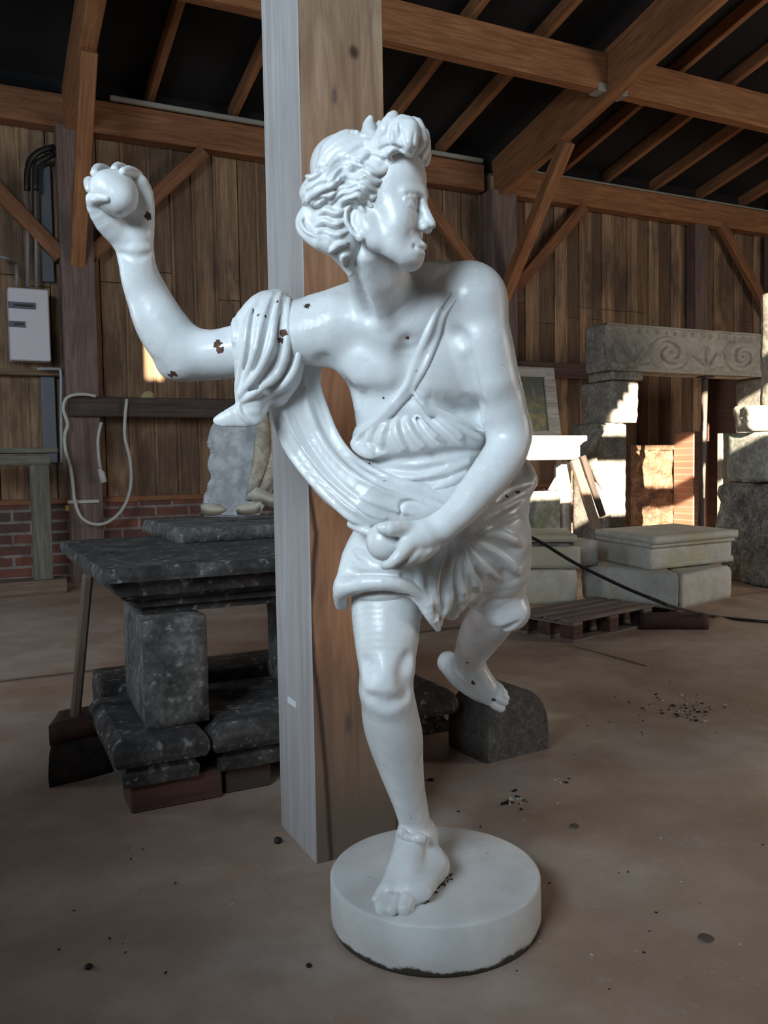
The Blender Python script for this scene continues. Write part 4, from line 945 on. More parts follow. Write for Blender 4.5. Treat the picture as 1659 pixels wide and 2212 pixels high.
# leaning broom
br_e = empty('broom', L3(0.34, 3.35, 0), 'long-handled broom with a thick dark head, leaning against the stone tabletop', 'broom')
bri = stone_mat('dark_bristles', [(0.012, 0.008, 0.007), (0.03, 0.02, 0.016), (0.06, 0.03, 0.02)], 20)
hexa('bristles', [(0.222, 3.24), (0.47, 3.30), (0.50, 3.52), (0.27, 3.50)], 0.0, 0.15, bri, 0.012, 0.012, top=[(0.235, 3.26), (0.45, 3.31), (0.47, 3.48), (0.29, 3.46)], parent=br_e)
hexa('head', [(0.235, 3.26), (0.43, 3.31), (0.45, 3.48), (0.29, 3.46)], 0.15, 0.225, redw, 0.002, 0.006, parent=br_e)
hw_ = wood('handle_wood', (0.13, 0.085, 0.06), (0.30, 0.21, 0.15))
ht = UN(190, 1240, 3.25); hb = UN(162, 1570, 3.36)
beam('handle', L3(hb[0], 3.36, 0.20), L3(ht[0], 3.25, ht[1]), 0.036, 0.036, hw_, br_e, up=L3(0, 1, 0.3))
# scraps on the slab, and the peeling white carved stone behind
curl = mat('pale_plaster', (0.80, 0.76, 0.66), 0.7)
def tube_mesh(name, pts, r, m, parent=None, sides=8, flat=None):
    bm = bmesh.new(); pts = [Vector(p) for p in pts]; rings = []
    for i, p in enumerate(pts):
        d = (pts[min(i+1, len(pts)-1)]-pts[max(i-1, 0)]).normalized(); a = d.cross(Vector((0.1, 0.2, 1))).normalized(); c_ = d.cross(a).normalized()
        rr = r[i] if isinstance(r, (list, tuple)) else r
        rings.append([bm.verts.new(p+a*math.cos(2*PI*k/sides)*rr+c_*math.sin(2*PI*k/sides)*rr*(flat or 1)) for k in range(sides)])
    for a, b_ in zip(rings[:-1], rings[1:]):
        for k in range(sides): bm.faces.new((a[k], a[(k+1) % sides], b_[(k+1) % sides], b_[k]))
    bm.faces.new(rings[0][::-1]); bm.faces.new(rings[-1])
    me = bpy.data.meshes.new(name); bm.to_mesh(me); bm.free()
    for p in me.polygons: p.use_smooth = len(p.vertices) == 4
    o = link(name, me, m)
    if parent is not None: o.parent = parent; o.matrix_parent_inverse = parent.matrix_world.inverted()
    return o
def PN_(px, py, n):
    u_, z_ = UN(px, py, n); return L3(u_, n, z_)
def sheet(name, rows, m, th=0.006, label=None, cat=None):
    """curled sheet through rows of world points"""
    bm = bmesh.new(); g = [[bm.verts.new(p) for p in r] for r in rows]
    for a, b_ in zip(g[:-1], g[1:]):
        for i in range(len(a)-1): bm.faces.new((a[i], a[i+1], b_[i+1], b_[i]))
    bmesh.ops.solidify(bm, geom=bm.faces[:], thickness=th)
    me = bpy.data.meshes.new(name); bm.to_mesh(me); bm.free()
    for p in me.polygons: p.use_smooth = True
    o = link(name, me, m)
    if label: tag(o, label, cat)
    return o
def leafshape(pxs, n0, dn, nn=6):
    """rows between lower and upper pixel polylines, bulging in n"""
    lo_, up_ = pxs; out = []
    for j in range(nn+1):
        t = j/nn
        out.append([PN_(a[0]*(1-t)+b_[0]*t, a[1]*(1-t)+b_[1]*t, n0-dn*math.sin(PI*t)) for a, b_ in zip(lo_, up_)])
    return out
sheet('plaster_scrap', leafshape(([(433, 1113), (455, 1115), (475, 1113), (490, 1102)], [(434, 1088), (455, 1086), (475, 1090), (490, 1100)]), 3.9, 0.05), curl, 0.012, 'left pale curled scrap lying on the flat slab', 'scrap')
sheet('plaster_scrap', leafshape(([(512, 1112), (530, 1113), (550, 1112), (562, 1108)], [(508, 1093), (530, 1086), (550, 1082), (566, 1080)]), 3.95, 0.06), curl, 0.012, 'middle pale broken scrap on the flat slab, below the white carved stone', 'scrap')
sheet('plaster_scrap', leafshape(([(552, 1088), (570, 1090), (588, 1098), (604, 1100)], [(532, 1066), (552, 1050), (580, 1062), (604, 1068)]), 3.98, 0.09), curl, 0.012, 'right pale curled scrap on the flat slab, touching the big post', 'scrap')
wpa = stone_mat('peeling_white_paint', [(0.46, 0.47, 0.50), (0.56, 0.57, 0.60), (0.64, 0.65, 0.67)], 3)
NU = UV(520, 1116, 0.893)[1]+0.03
ur = empty('carved_urn', PN_(530, 1110, NU), 'peeling white carved stone with a curved side, behind the table, left of the big post', 'stone')
def slabshape(name, poly, n0, n1, m, parent=None):
    bm = bmesh.new(); f = [bm.verts.new(PN_(x, y, n0)) for x, y in poly]
    wv_ = L3(0, n1-n0, 0); b_ = [bm.verts.new(v_.co+wv_) for v_ in f]
    bm.faces.new(f); bm.faces.new(b_[::-1])
    for i in range(len(f)): bm.faces.new((f[i], b_[i], b_[(i+1) % len(f)], f[(i+1) % len(f)]))
    bmesh.ops.recalc_face_normals(bm, faces=bm.faces); bmesh.ops.bevel(bm, geom=list(bm.edges), offset=0.008, segments=2, affect='EDGES')
    me = bpy.data.meshes.new(name); bm.to_mesh(me); bm.free(); o = link(name, me, m)
    if parent is not None: o.parent = parent; o.matrix_parent_inverse = parent.matrix_world.inverted()
    return o
slabshape('body', [(449, 1116), (452, 1066), (462, 1060), (458, 1050), (470, 1030), (460, 1010), (462, 990), (468, 975), (458, 960), (466, 925), (478, 905), (590, 905), (591, 1060), (560, 1116)], NU, NU+0.12, wpa, ur)
cream = stone_mat('cream_stone', [(0.36, 0.30, 0.22), (0.50, 0.44, 0.35), (0.58, 0.52, 0.43)], 5)
tube_mesh('curved_moulding', [PN_(x, y, NU-0.02) for x, y in ((564, 885), (568, 930), (566, 980), (556, 1020), (546, 1050), (540, 1080))], [0.03, 0.042, 0.046, 0.038, 0.03, 0.024], cream, ur, 12)
tube_mesh('outer_moulding', [PN_(x, y, NU-0.01) for x, y in ((588, 890), (594, 940), (590, 990), (578, 1030), (564, 1060))], [0.03, 0.045, 0.05, 0.04, 0.03], cream, ur, 12)
slabshape('top_ledge', [(540, 914), (600, 914), (600, 886), (556, 884)], NU-0.01, NU+0.14, cream, ur)
# ---- left wall fittings
eb = empty('switch_box', L3(0.645, 9.3, 2.25), 'white plastic electrical cabinet on the wall at the left edge', 'electrical cabinet')
wpl = mat('white_plastic', (0.62, 0.60, 0.66), 0.45); tw = mat('smoked_window', (0.13, 0.15, 0.18), 0.2)
ubox('case', 0.458, 0.833, 9.20, 9.42, 2.25, 2.965, wpl, eb, 0.012)
for (x0, y0, x1, y1) in ((17, 651, 77, 669), (18, 693, 55, 708)):
    a = UN(x0, y0, 9.2); c_ = UN(x1, y1, 9.2)
    q = ubox('fuse_window', a[0], c_[0], 9.186, 9.199, c_[1], a[1], tw, eb, 0.003)
    ubox('switch_row', a[0]+0.05, c_[0]-0.02, 9.178, 9.186, (a[1]+c_[1])/2-0.012, (a[1]+c_[1])/2+0.012, mat('dark_switch', (0.03, 0.03, 0.03), 0.4), q, 0.001)
pip = mat('grey_pipe', (0.20, 0.19, 0.19), 0.45); hose = mat('black_hose', (0.012, 0.012, 0.013), 0.4)
def pxline(pts, n): return [PN_(x, y, n) for x, y in pts]
def arcs(pts, k=4): return [Vector(p) for p in smooth_line([tuple(p) for p in pts], k)]
for pts, r, m_, lb in (([(37, 622), (36, 572)], 0.021, pip, 'short grey pipe entering the top left of the white cabinet'),
                       ([(60, 622), (59, 410)], 0.018, pip, 'left of the two long grey pipes above the white cabinet'),
                       ([(79, 622), (77, 410)], 0.018, pip, 'right of the two long grey pipes above the white cabinet')):
    tag(tube_mesh('pipe', pxline(pts, 9.30), r, m_), lb, 'pipe')
for dx, lb in ((0, 'outer black flexible hose bending to the left wall post'), (14, 'inner black flexible hose bending to the left wall post')):
    tag(tube_mesh('hose', arcs(pxline([(59+dx*1.3, 412), (59+dx*1.3, 375-dx*0.2), (66+dx, 345+dx*0.5), (88+dx, 326+dx), (118, 318+dx)], 9.28)), 0.032, hose), lb, 'hose')
tag(tube_mesh('pipe', pxline([(0, 554), (22, 560)], 9.30), 0.018, pip), 'short level pipe at the left picture edge', 'pipe')
gb = mat('grey_board', (0.17, 0.185, 0.20), 0.6)
a = UN(82, 355, 9.42); c_ = UN(118, 610, 9.42); tag(ubox('grey_panel', a[0], c_[0], 9.41, 9.47, c_[1], a[1], gb), 'narrow pale grey panel between the pipes and the left post', 'panel')
a = UN(88, 812, 9.42); c_ = UN(125, 1000, 9.42); tag(ubox('grey_panel', a[0], c_[0], 9.41, 9.47, c_[1], a[1], gb), 'blue-grey panel below the white cabinet, beside the L-shaped conduit', 'panel')
lw = wood('light_rail_wood', (0.14, 0.09, 0.05), (0.26, 0.18, 0.11))
tag(ubox('wall_rail', -3, 0.93, 9.33, NB-0.002, 2.12, 2.185, lw), 'light wooden rail below the white cabinet', 'rail')
tag(tube_mesh('conduit', arcs(pxline([(80, 797), (122, 797), (131, 803), (132, 850), (133, 1000)], 9.22), 3), 0.016, mat('conduit_grey', (0.30, 0.33, 0.36), 0.4)), 'thin L-shaped grey conduit left of the left wall post', 'conduit')
# wooden stand in front of the bricks
gwz = wood('grey_green_upright', (0.10, 0.095, 0.07), (0.24, 0.235, 0.19), 'Z')
gw = wood('grey_green_wood', (0.10, 0.095, 0.07), (0.24, 0.235, 0.19))
ws = empty('wooden_stand', L3(0.3, 8.5, 0), 'grey-green wooden stand at the left edge in front of the bricks', 'stand')
ubox('top_board', -1.2, 0.79, 8.38, 8.75, 1.315, 1.365, gw, ws); ubox('rail', -1.2, 0.722, 8.44, 8.52, 1.205, 1.30, gw, ws)
ubox('leg', 0.548, 0.712, 8.44, 8.56, 0.135, 1.205, gwz, ws); ubox('foot', -1.2, 0.827, 8.42, 8.72, 0, 0.135, hw_, ws); ubox('leg', -1.0, -0.84, 8.44, 8.56, 0.135, 1.205, gw, ws)
# white cable hung over the plank
wc = mat('white_cable', (0.50, 0.50, 0.47), 0.45)
cab = arcs(pxline([(207, 856), (185, 852), (160, 853), (142, 862), (137, 885), (146, 915), (140, 940), (142, 975), (152, 1010), (158, 1050), (161, 1080), (172, 1112), (190, 1128), (213, 1133), (238, 1125), (262, 1103), (277, 1072), (283, 1035), (280, 990), (270, 945), (270, 905), (274, 862)], 9.03), 4)
cb_ = empty('extension_cable', L3(1.3, 9.03, 0.9), 'white cable hanging in a wide loop over the dark plank', 'cable')
tube_mesh('cord', cab, 0.017, wc, cb_)
tube_mesh('cord_end', arcs(pxline([(219, 912), (212, 945), (213, 985), (217, 1012)], 9.05), 3), 0.016, wc, cb_)
tube_mesh('plug', pxline([(214, 1012), (219, 1022), (224, 1042)], 9.04), [0.016, 0.034, 0.036], mat('plug_white', (0.6, 0.6, 0.6), 0.4), cb_)
tag(ubox('cable_strap', UN(146, 1083, 9.15)[0], UN(214, 1083, 9.15)[0], 9.13, 9.158, UN(180, 1087, 9.15)[1], UN(180, 1080, 9.15)[1], wc, bev=0.003), 'thin pale strap across the left wall post inside the cable loop', 'strap')
tag(ubox('brass_catch', UN(141, 1100, 9.05)[0], UN(149, 1100, 9.05)[0], 9.0, 9.05, UN(145, 1104, 9.03)[1], UN(145, 1092, 9.03)[1], mat('brass', (0.6, 0.42, 0.12), 0.3, 0.8), bev=0.004), 'tiny brass catch left of the left wall post', 'catch')
sheet('dry_leaf', leafshape(([(304, 861), (312, 861), (324, 861), (333, 861)], [(306, 852), (313, 846), (324, 844), (332, 850)]), 9.10, 0.02), mat('yellow_leaf', (0.62, 0.58, 0.34), 0.7), 0.004, 'small yellowish dry leaf standing on the dark plank', 'leaf')
# ---- block with rounded top under the trailing foot
def dome(name, u0, u1, n0, n1, h, m, rot):
    bm = bmesh.new(); W2 = (u1-u0)/2; prof = []
    for i in range(33):
        a = PI*i/32; x = math.cos(a); y = math.sin(a)
        prof.append((W2*(abs(x)**0.85)*(1 if x > 0 else -1), h*0.30+h*0.70*(abs(y)**0.8)))
    prof = [(W2*0.98, 0.0)]+prof+[(-W2*0.98, 0.0)]
    segs = [0, 0.06, 0.12, 0.5, 0.88, 0.94, 1]; R = []
    for t in segs:
        e = min(t, 1-t); k = 1-0.07*max(0, 1-e/0.12)**2
        R.append([bm.verts.new((x*k, (t-0.5)*(n1-n0), z*(k if z > 0 else 1))) for x, z in prof])
    for a, b_ in zip(R[:-1], R[1:]):
        for i in range(len(prof)): j = (i+1) % len(prof); bm.faces.new((a[i], a[j], b_[j], b_[i]))
    bm.faces.new(R[0][::-1]); bm.faces.new(R[-1])
    bmesh.ops.recalc_face_normals(bm, faces=bm.faces)
    me = bpy.data.meshes.new(name); bm.to_mesh(me); bm.free()
    for p in me.polygons: p.use_smooth = len(p.vertices) == 4
    o = link(name, me, m); o.matrix_world = Matrix.Translation(L3((u0+u1)/2, (n0+n1)/2, 0)) @ BARN @ Matrix.Rotation(rot, 4, 'Z'); return o
tag(dome('rounded_block', 1.73, 2.06, 2.70, 2.96, 0.258, SB, 0.08), 'small dark stone block with a rounded top on the floor behind the trailing foot', 'stone')
# ---- pallet
pw = wood('pallet_wood', (0.12, 0.085, 0.07), (0.30, 0.235, 0.20), rough=0.9)
pl = empty('pallet', L3(3.85, 4.7, 0), 'weathered wooden pallet on the floor right of the bent knee', 'pallet')
A_, B_ = Vector(UV(1238, 1390)), Vector((4.32, 4.42)); ax = (B_-A_).normalized(); ay = Vector((-ax.y, ax.x))
def pbox(name, a0, a1, b0, b1, z0, z1, m):
    c_ = A_+ax*(a0+a1)/2+ay*(b0+b1)/2
    o = link(name, boxmesh(name, (a1-a0, b1-b0, z1-z0), 0.004), m)
    o.matrix_world = Matrix.Translation(L3(c_.x, c_.y, (z0+z1)/2)) @ BARN @ Matrix.Rotation(math.atan2(ax.y, ax.x), 4, 'Z')
    o.parent = pl; o.matrix_parent_inverse = pl.matrix_world.inverted(); return o
for b0 in (0.0, 0.13, 0.26, 0.39): pbox('deck_board', -0.02, 0.86, b0, b0+0.10, 0.128, 0.15, pw)
for a0 in (0.0, 0.37, 0.74): pbox('stringer_board', a0, a0+0.10, 0.0, 0.49, 0.106, 0.128, pw)
for a0 in (0.0, 0.37, 0.74):
    for b0 in (0.0, 0.19, 0.38): pbox('block', a0, a0+0.10, b0, b0+0.11, 0.022, 0.106, redw)
for b0 in (0.0, 0.19, 0.39): pbox('bottom_board', 0.0, 0.84, b0, b0+0.10, 0.0, 0.022, pw)
# ---- stacked pale stones on the right
def V2(px, py, z): return Vector(UV(px, py, z))
Z0, Z1 = 0.10, 0.355
C_, Lf, Rt = V2(1470, 1319, Z0), V2(1252, 1291, Z0), V2(1584, 1291, Z0)
dR = (Rt-C_).normalized(); dL = (Lf-C_).normalized(); inner = C_+dR*0.32+dL*0.32
tag(hexa('limestone_block', [Lf, C_-dR*0.004+dL*0.004, inner-dR*0.004+dL*0.004, Lf+dR*0.32], Z0, Z1, SW, 0.008, 0.022), 'long pale block in the lower row of the stone stack, left of the corner joint', 'stone')
tag(hexa('limestone_block', [C_+dR*0.004-dL*0.0, Rt, Rt+dL*0.32, inner+dR*0.004], Z0, Z1-0.01, SW, 0.008, 0.03), 'short pale block in the lower row of the stone stack, right of the corner joint', 'stone')
C2, L2v, R2 = V2(1402, 1232, Z1), V2(1283, 1208, Z1), V2(1582, 1212, Z1)
mb = empty('moulded_limestone', L3(C2.x, C2.y, Z1), 'pale moulded block with a cornice, on top of the stone stack', 'stone')
B2 = L2v+R2-C2
hexa('body', [C2, R2, B2, L2v], Z1+0.003, 0.52, SW, 0.006, 0.015, parent=mb)
e1 = (R2-C2).normalized(); e2 = (L2v-C2).normalized()
hexa('cornice', [C2-e2*0.05, R2-e2*0.05+e1*0.03, B2+e1*0.03, L2v], 0.545, 0.60, SW, 0.004, 0.01, parent=mb)
hexa('cornice_step', [C2-e2*0.022, R2-e2*0.022+e1*0.01, B2+e1*0.01, L2v], 0.515, 0.548, SW, 0.002, 0.004, parent=mb)
hexa('foot_moulding', [C2-e2*0.02, R2-e2*0.02, B2, L2v], Z1+0.002, Z1+0.045, SW, 0.003, 0.008, parent=mb)
A1, A2 = V2(1090, 1312, Z0), V2(1250, 1303, Z0)
tag(hexa('limestone_block', [A1, A2, A2+Vector((0, 0.5)), A1+Vector((0, 0.5))], Z0, 0.355, SW, 0.006, 0.015), 'lower pale block directly right of the bent knee', 'stone')
A3, A4 = V2(1085, 1228, 0.36), V2(1256, 1229, 0.36)
sb_ = empty('limestone_slot_block', L3(A3.x, A3.y, 0.36), 'upper pale block with a dark slot under its top slab, right of the skirt', 'stone')
hexa('body', [A3, A4, A4+Vector((0, 0.55)), A3+Vector((0, 0.55))], 0.36, 0.525, SW, 0.005, 0.012, parent=sb_)
hexa('neck', [A3+Vector((0, .04)), A4+Vector((-0.06, .05)), A4+Vector((-0.05, 0.5)), A3+Vector((0, 0.5))], 0.525, 0.56, SR, 0.003, 0.004, parent=sb_)
hexa('top_slab', [A3+Vector((0, -.01)), A4+Vector((-0.05, -.02)), A4+Vector((0.35, 0.62)), A3+Vector((0, 0.75))], 0.56, 0.61, SW, 0.004, 0.01, parent=sb_)
tag(hexa('limestone_block', [A4+Vector((0.02, 0.12)), A4+Vector((0.26, 0.10)), A4+Vector((0.30, 0.5)), A4+Vector((0.02, 0.5))], 0.36, 0.555, SW, 0.006, 0.02), 'small pale block in shadow between the two top stones of the stack', 'stone')
for (p, q, lb) in ((V2(1395, 1372, 0), V2(1550, 1372, 0), 'dark timber under the corner of the pale stone stack'), (V2(1290, 1330, 0), V2(1400, 1345, 0), 'dark timber under the left part of the pale stone stack')):
    d_ = (q-p).normalized(); nrm = Vector((-d_.y, d_.x))
    off_ = nrm*(0.18 if 'corner' in lb else 0.30)
    tag(hexa('bearer', [p+off_, q+off_, q+off_+nrm*0.14, p+off_+nrm*0.14], 0, Z0-0.002, redw, 0.002, 0.006), lb, 'beam')
# ---- rough rock, mossy block and tall pier at the right edge
k0 = V2(1552, 1250, 0)-Vector((0.15, 0.75)); k1 = Vector((k0.x+1.6, k0.y-0.25)); 
tag(hexa('rough_rock', [k0, k1, k1+Vector((0.1, 0.8)), k0+Vector((0.15, 0.75))], 0, 0.93, SR, 0.05, 0.05, res=0.03, top=[k0+Vector((-0.05, 0.02)), k1, k1+Vector((0.1, 0.8)), k0+Vector((0.1, 0.75))], fs=5.0), 'big rough grey rock at the right edge', 'rock')
m0 = k0.y+0.10; mu = UN(1568, 1000, m0+0.45)[0]
tag(hexa('mossy_block', rect(mu, mu+1.3, m0, m0+0.45), 0.945, 1.385, SM, 0.008, 0.02), 'smooth mossy stone block lying on the big rough rock', 'stone')
pu = UN(1641, 800, m0+0.40)[0]; pz = UN(1650, 612, m0+0.05)[1]
tag(hexa('stone_pier', rect(pu, pu+0.6, m0+0.05, m0+0.4), 1.395, pz, SC, 0.008, 0.015), 'tall upright stone on the mossy block, cut by the right edge', 'stone')
fu = UN(1580, 900, m0+0.34)[0]
tag(hexa('stone_fragment', [(fu, m0+0.10), (pu-0.03, m0+0.08), (pu-0.03, m0+0.34), (fu+0.03, m0+0.34)], 1.395, 1.62, SC, 0.02, 0.03, top=[(fu-0.06, m0+0.08), (pu-0.03, m0+0.08), (pu-0.03, m0+0.34), (fu-0.02, m0+0.34)]), 'broken scroll-shaped stone on the mossy block, left of the tall upright stone', 'stone')
# ---- fireplace: carved lintel on two jambs
NL = 7.20
lu0 = UN(1311, 750, NL)[0]; lu1 = lu0+2.9; LZ0, LZ1 = 2.135, 2.64
r_ = ray(1262, 750); n_back = float((EYE+r_*((lu0-EYE@WD)/(r_@WD)))@WN)
li = empty('carved_lintel', L3(lu0, NL, LZ0), 'long carved grey stone lintel with scrolls and a bead row, resting on a jamb', 'lintel')
hexa('block', rect(lu0, lu1, NL+0.05, n_back), LZ0, LZ1, SC, 0.006, 0.02, parent=li)
nx, nz = 420, 76; bm = bmesh.new(); g = []
lw_ = lu1-lu0; lh = LZ1-LZ0
def relief(x, z):
    """x metres along, z 0..1 up"""
    st = lambda v_, e_=0.25: min(1.0, max(0.0, v_/e_))
    h = 0.0
    bx = (x % 0.135)-0.0675; bz = (z-0.87)*lh
    h += 0.024*st(1-(bx*bx+bz*bz)/0.0008, 0.7)                         # bead row
    h += 0.02*st(z-0.95, 0.02)+0.018*st(0.07-z, 0.02)
    for cx_ in (0.36, 1.50, 2.64):                                     # palmettes
        dx, dz = x-cx_, (z-0.10)*lh; r = math.hypot(dx, dz); a = math.atan2(dz, dx)
        if dz > -0.02 and r < 0.36: h += 0.034*st(math.cos((a-PI/2)*8), 0.5)*st(0.33-r-0.05*abs(math.cos((a-PI/2)*4)), 0.06)*st(r-0.05, 0.03)
    for cx_, sgn in ((0.92, 1), (2.07, -1)):                           # running scrolls
        dx, dz = x-cx_, (z-0.44)*lh; r = math.hypot(dx*0.8, dz*1.2); a = math.atan2(dz, dx)*sgn
        h += 0.034*st(math.cos(r*44-a)+0.15, 0.5)*st(0.27-r, 0.05)
    h += 0.012*MN.fractal(Vector((x*9, z*4, 0.3)), 1.0, 2.0, 4)
    return h
for j in range(nz+1):
    g.append([bm.verts.new((lu0+lw_*i/nx, NL+0.02-1.4*relief(lw_*i/nx, j/nz), LZ0+lh*j/nz)) for i in range(nx+1)])
for j in range(nz):
    for i in range(nx): bm.faces.new((g[j][i], g[j][i+1], g[j+1][i+1], g[j+1][i]))
be = [bm.verts.new((lu0+lw_*i/nx, NL+0.09, LZ0)) for i in (0, nx)]
te = [bm.verts.new((lu0+lw_*i/nx, NL+0.09, LZ1)) for i in (0, nx)]
bm.faces.new([g[0][0], be[0], be[1]]+[g[0][i] for i in range(nx, 0, -1)])
bm.faces.new([g[nz][i] for i in range(nx+1)]+[te[1], te[0]])
me = bpy.data.meshes.new('carved_face'); bm.to_mesh(me); bm.free()
for p in me.polygons: p.use_smooth = True
o = link('carved_face', me, SCF, li); o.matrix_world = BARN
# jambs
NJ = NL+0.03
ju0, ju1 = UN(1325, 860, NJ)[0], UN(1381, 860, NJ)[0]; jz = UN(1350, 914, NJ)[1]
tag(hexa('jamb_capital', rect(ju0-0.03, ju1+0.06, NJ-0.02, NJ+0.40), 2.04, LZ0-0.003, SC, 0.006, 0.02), 'dark flat capital stone squeezed under the left part of the carved lintel', 'stone')
tag(hexa('jamb_block', rect(ju0, ju1, NJ, NJ+0.56), jz+0.004, 2.036, SC, 0.008, 0.025), 'upper block of the fireplace jamb, half in sunlight, below the capital', 'stone')
lj0, lj1 = UN(1288, 1000, NJ)[0], UN(1354, 1000, NJ)[0]
jb = empty('scroll_jamb', L3(lj0, NJ, 0), 'lower fireplace jamb stone with a bulging scroll, sunlit at the middle', 'stone')
hexa('shaft', rect(lj0, lj1, NJ, NJ+0.42), 0, jz, SC, 0.006, 0.02, parent=jb)
tube_mesh('scroll', arcs([PN_(x, y, NJ-0.01) for x, y in ((1300, 925), (1282, 955), (1278, 990), (1290, 1025), (1305, 1060), (1310, 1100), (1310, 1180))], 4), [0.07]*8+[0.06]*8+[0.05]*9, SC, jb, 12, 0.6)
tag(hexa('jamb_block', rect(lu1-0.45, lu1-0.05, NJ, NJ+0.4), 0, LZ0-0.003, SC, 0.008, 0.02), 'right fireplace jamb, hidden behind the stones at the right edge', 'stone')
bmt = mat('grey_iron', (0.10, 0.085, 0.075), 0.6, 0.0)
pj = empty('prop', L3(UN(1515, 1100, 7.4)[0], 7.4, 0), 'thin iron prop, dark above and sunlit below, standing upright under the carved lintel', 'prop')
tpx = UN(1523, 812, 7.4); 
tube_mesh('tube', [L3(UN(1513, 1100, 7.4)[0], 7.4, 0.02), L3(tpx[0], 7.4, LZ0-0.02)], 0.036, bmt, pj, 14)
ubox('top_plate', tpx[0]-0.08, tpx[0]+0.08, 7.33, 7.47, LZ0-0.02, LZ0-0.004, bmt, pj); ubox('foot_plate', tpx[0]-0.14, tpx[0]+0.02, 7.33, 7.47, 0.0, 0.02, bmt, pj)
# carved panel, brick pier and dark board behind
cpm = stone_mat('brown_carved_panel', [(0.10, 0.055, 0.035), (0.20, 0.115, 0.07), (0.30, 0.18, 0.11)], 5)
a = UN(1356, 962, 8.9); c_ = UN(1498, 962, 8.9)
bm = bmesh.new(); nx, nz = 90, 110; g = []
for j in range(nz+1):
    row = []
    for i in range(nx+1):
        x, z = (c_[0]-a[0])*i/nx, a[1]*j/nz
        h = 0.03*math.cos(x*14+3*MN.noise(Vector((x*3, z*3, 1))))*math.cos(z*11+4*MN.noise(Vector((x*2, z*2, 5))))+0.03*MN.fractal(Vector((x*7, z*7, 2)), 1, 2, 3)
        e_ = min(x, c_[0]-a[0]-x, z+1, a[1]-z); h = h if e_ > 0.07 else 0.03
        row.append(bm.verts.new((a[0]+x, 8.88-h, z)))
    g.append(row)
for j in range(nz):
    for i in range(nx): bm.faces.new((g[j][i], g[j][i+1], g[j+1][i+1], g[j+1][i]))
ed = [g[0][i] for i in range(nx+1)]+[g[j][nx] for j in range(1, nz+1)]+[g[nz][i] for i in range(nx-1, -1, -1)]+[g[j][0] for j in range(nz-1, 0, -1)]
bk = [bm.verts.new((v_.co.x, 8.98, v_.co.z)) for v_ in ed]
for i in range(len(ed)): bm.faces.new((ed[i], bk[i], bk[(i+1) % len(ed)], ed[(i+1) % len(ed)]))
bm.faces.new(bk)
me = bpy.data.meshes.new('relief_panel'); bm.to_mesh(me); bm.free()
for p in me.polygons: p.use_smooth = len(p.vertices) == 4
o = link('relief_panel', me, cpm); o.matrix_world = BARN; tag(o, 'large brown carved relief panel leaning at the wall behind the jamb', 'panel')
brl = mat('light_bricks', (0.5, 0.25, 0.16), 0.85); N, L2, b = nodes(brl); tc = N.new('ShaderNodeTexCoord'); mp = N.new('ShaderNodeMapping')
mp.inputs['Rotation'].default_value = (PI/2, 0, 0); L2.new(tc.outputs['Object'], mp.inputs[0]); br = N.new('ShaderNodeTexBrick'); L2.new(mp.outputs[0], br.inputs[0])
br.inputs['Scale'].default_value = 1.0; br.inputs['Brick Width'].default_value = 0.3; br.inputs['Row Height'].default_value = 0.09; br.inputs['Mortar Size'].default_value = 0.01
br.inputs['Color1'].default_value = (0.44, 0.22, 0.14, 1); br.inputs['Color2'].default_value = (0.36, 0.17, 0.11, 1); br.inputs['Mortar'].default_value = (0.42, 0.28, 0.20, 1); L2.new(br.outputs[0], b.inputs['Base Color'])
a = UN(1498, 932, 8.5); c_ = UN(1562, 932, 8.5)
tag(ubox('brick_pier', a[0], c_[0], 8.5, 8.86, 0, a[1], brl), 'stack of orange-red bricks against the wall behind the iron prop', 'bricks')
a = UN(1530, 812, 8.2); c_ = UN(1612, 926, 8.2)
tag(ubox('dark_board', a[0], c_[0], 8.2, 8.26, 0.0, a[1], redw), 'dark brown board standing behind the iron prop, right of it', 'board')
a = UN(1560, 936, 7.9); c_ = UN(1578, 1040, 7.9)
tag(ubox('thin_slab', a[0], c_[0], 7.9, 7.98, 0, a[1], SW), 'narrow pale slab edge, sunlit, just left of the mossy block', 'stone')
# ---- white shelf with a painting and bits of trestle
wp = stone_mat('white_shelf_paint', [(0.62, 0.60, 0.56), (0.72, 0.70, 0.66), (0.78, 0.77, 0.74)], 3)
NS = 6.5; s0 = UN(1050, 960, NS)[0]; s1 = UN(1268, 950, NS)[0]; zt = UN(1200, 941, NS)[1]; zb = UN(1200, 993, NS)[1]; hh = zt-zb
sh = empty('white_shelf', L3((s0+s1)/2, NS, zb), 'bright white moulded mantelshelf in full sun right of the statue elbow', 'shelf')
stepped('shelf_top', s0, s1, NS, NS+0.45, [(0.04, zb+hh*0.62), (0.03, zb+hh*0.70), (0.0, zb+hh*0.80), (0.0, zt)], wp, 0.0005, parent=sh)
stepped('frieze', s0, s1-0.045, NS+0.05, NS+0.42, [(0.03, zb), (0.0, zb+hh*0.12), (0.0, zb+hh*0.62)], wp, 0.0005, parent=sh)
pf = empty('framed_painting', L3(5.0, 6.7, zt), 'framed painting of a green wooded landscape standing on the white shelf', 'painting')
fr = wood('frame_wood', (0.26, 0.24, 0.22), (0.46, 0.44, 0.42))
NP_ = 6.72; Q = [(1106, 786), (1197, 790), (1213, 938), (1106, 938)]; q3 = [PN_(x, y, NP_+(0.10 if y < 800 else -0.02)) for x, y in Q]; I_ = [(1106, 808), (1176, 810), (1187, 925), (1106, 926)]; i3 = [PN_(x, y, NP_+(0.085 if y < 830 else 0.0)) for x, y in I_]
zfix = zt+0.001-min(p.z for p in q3)
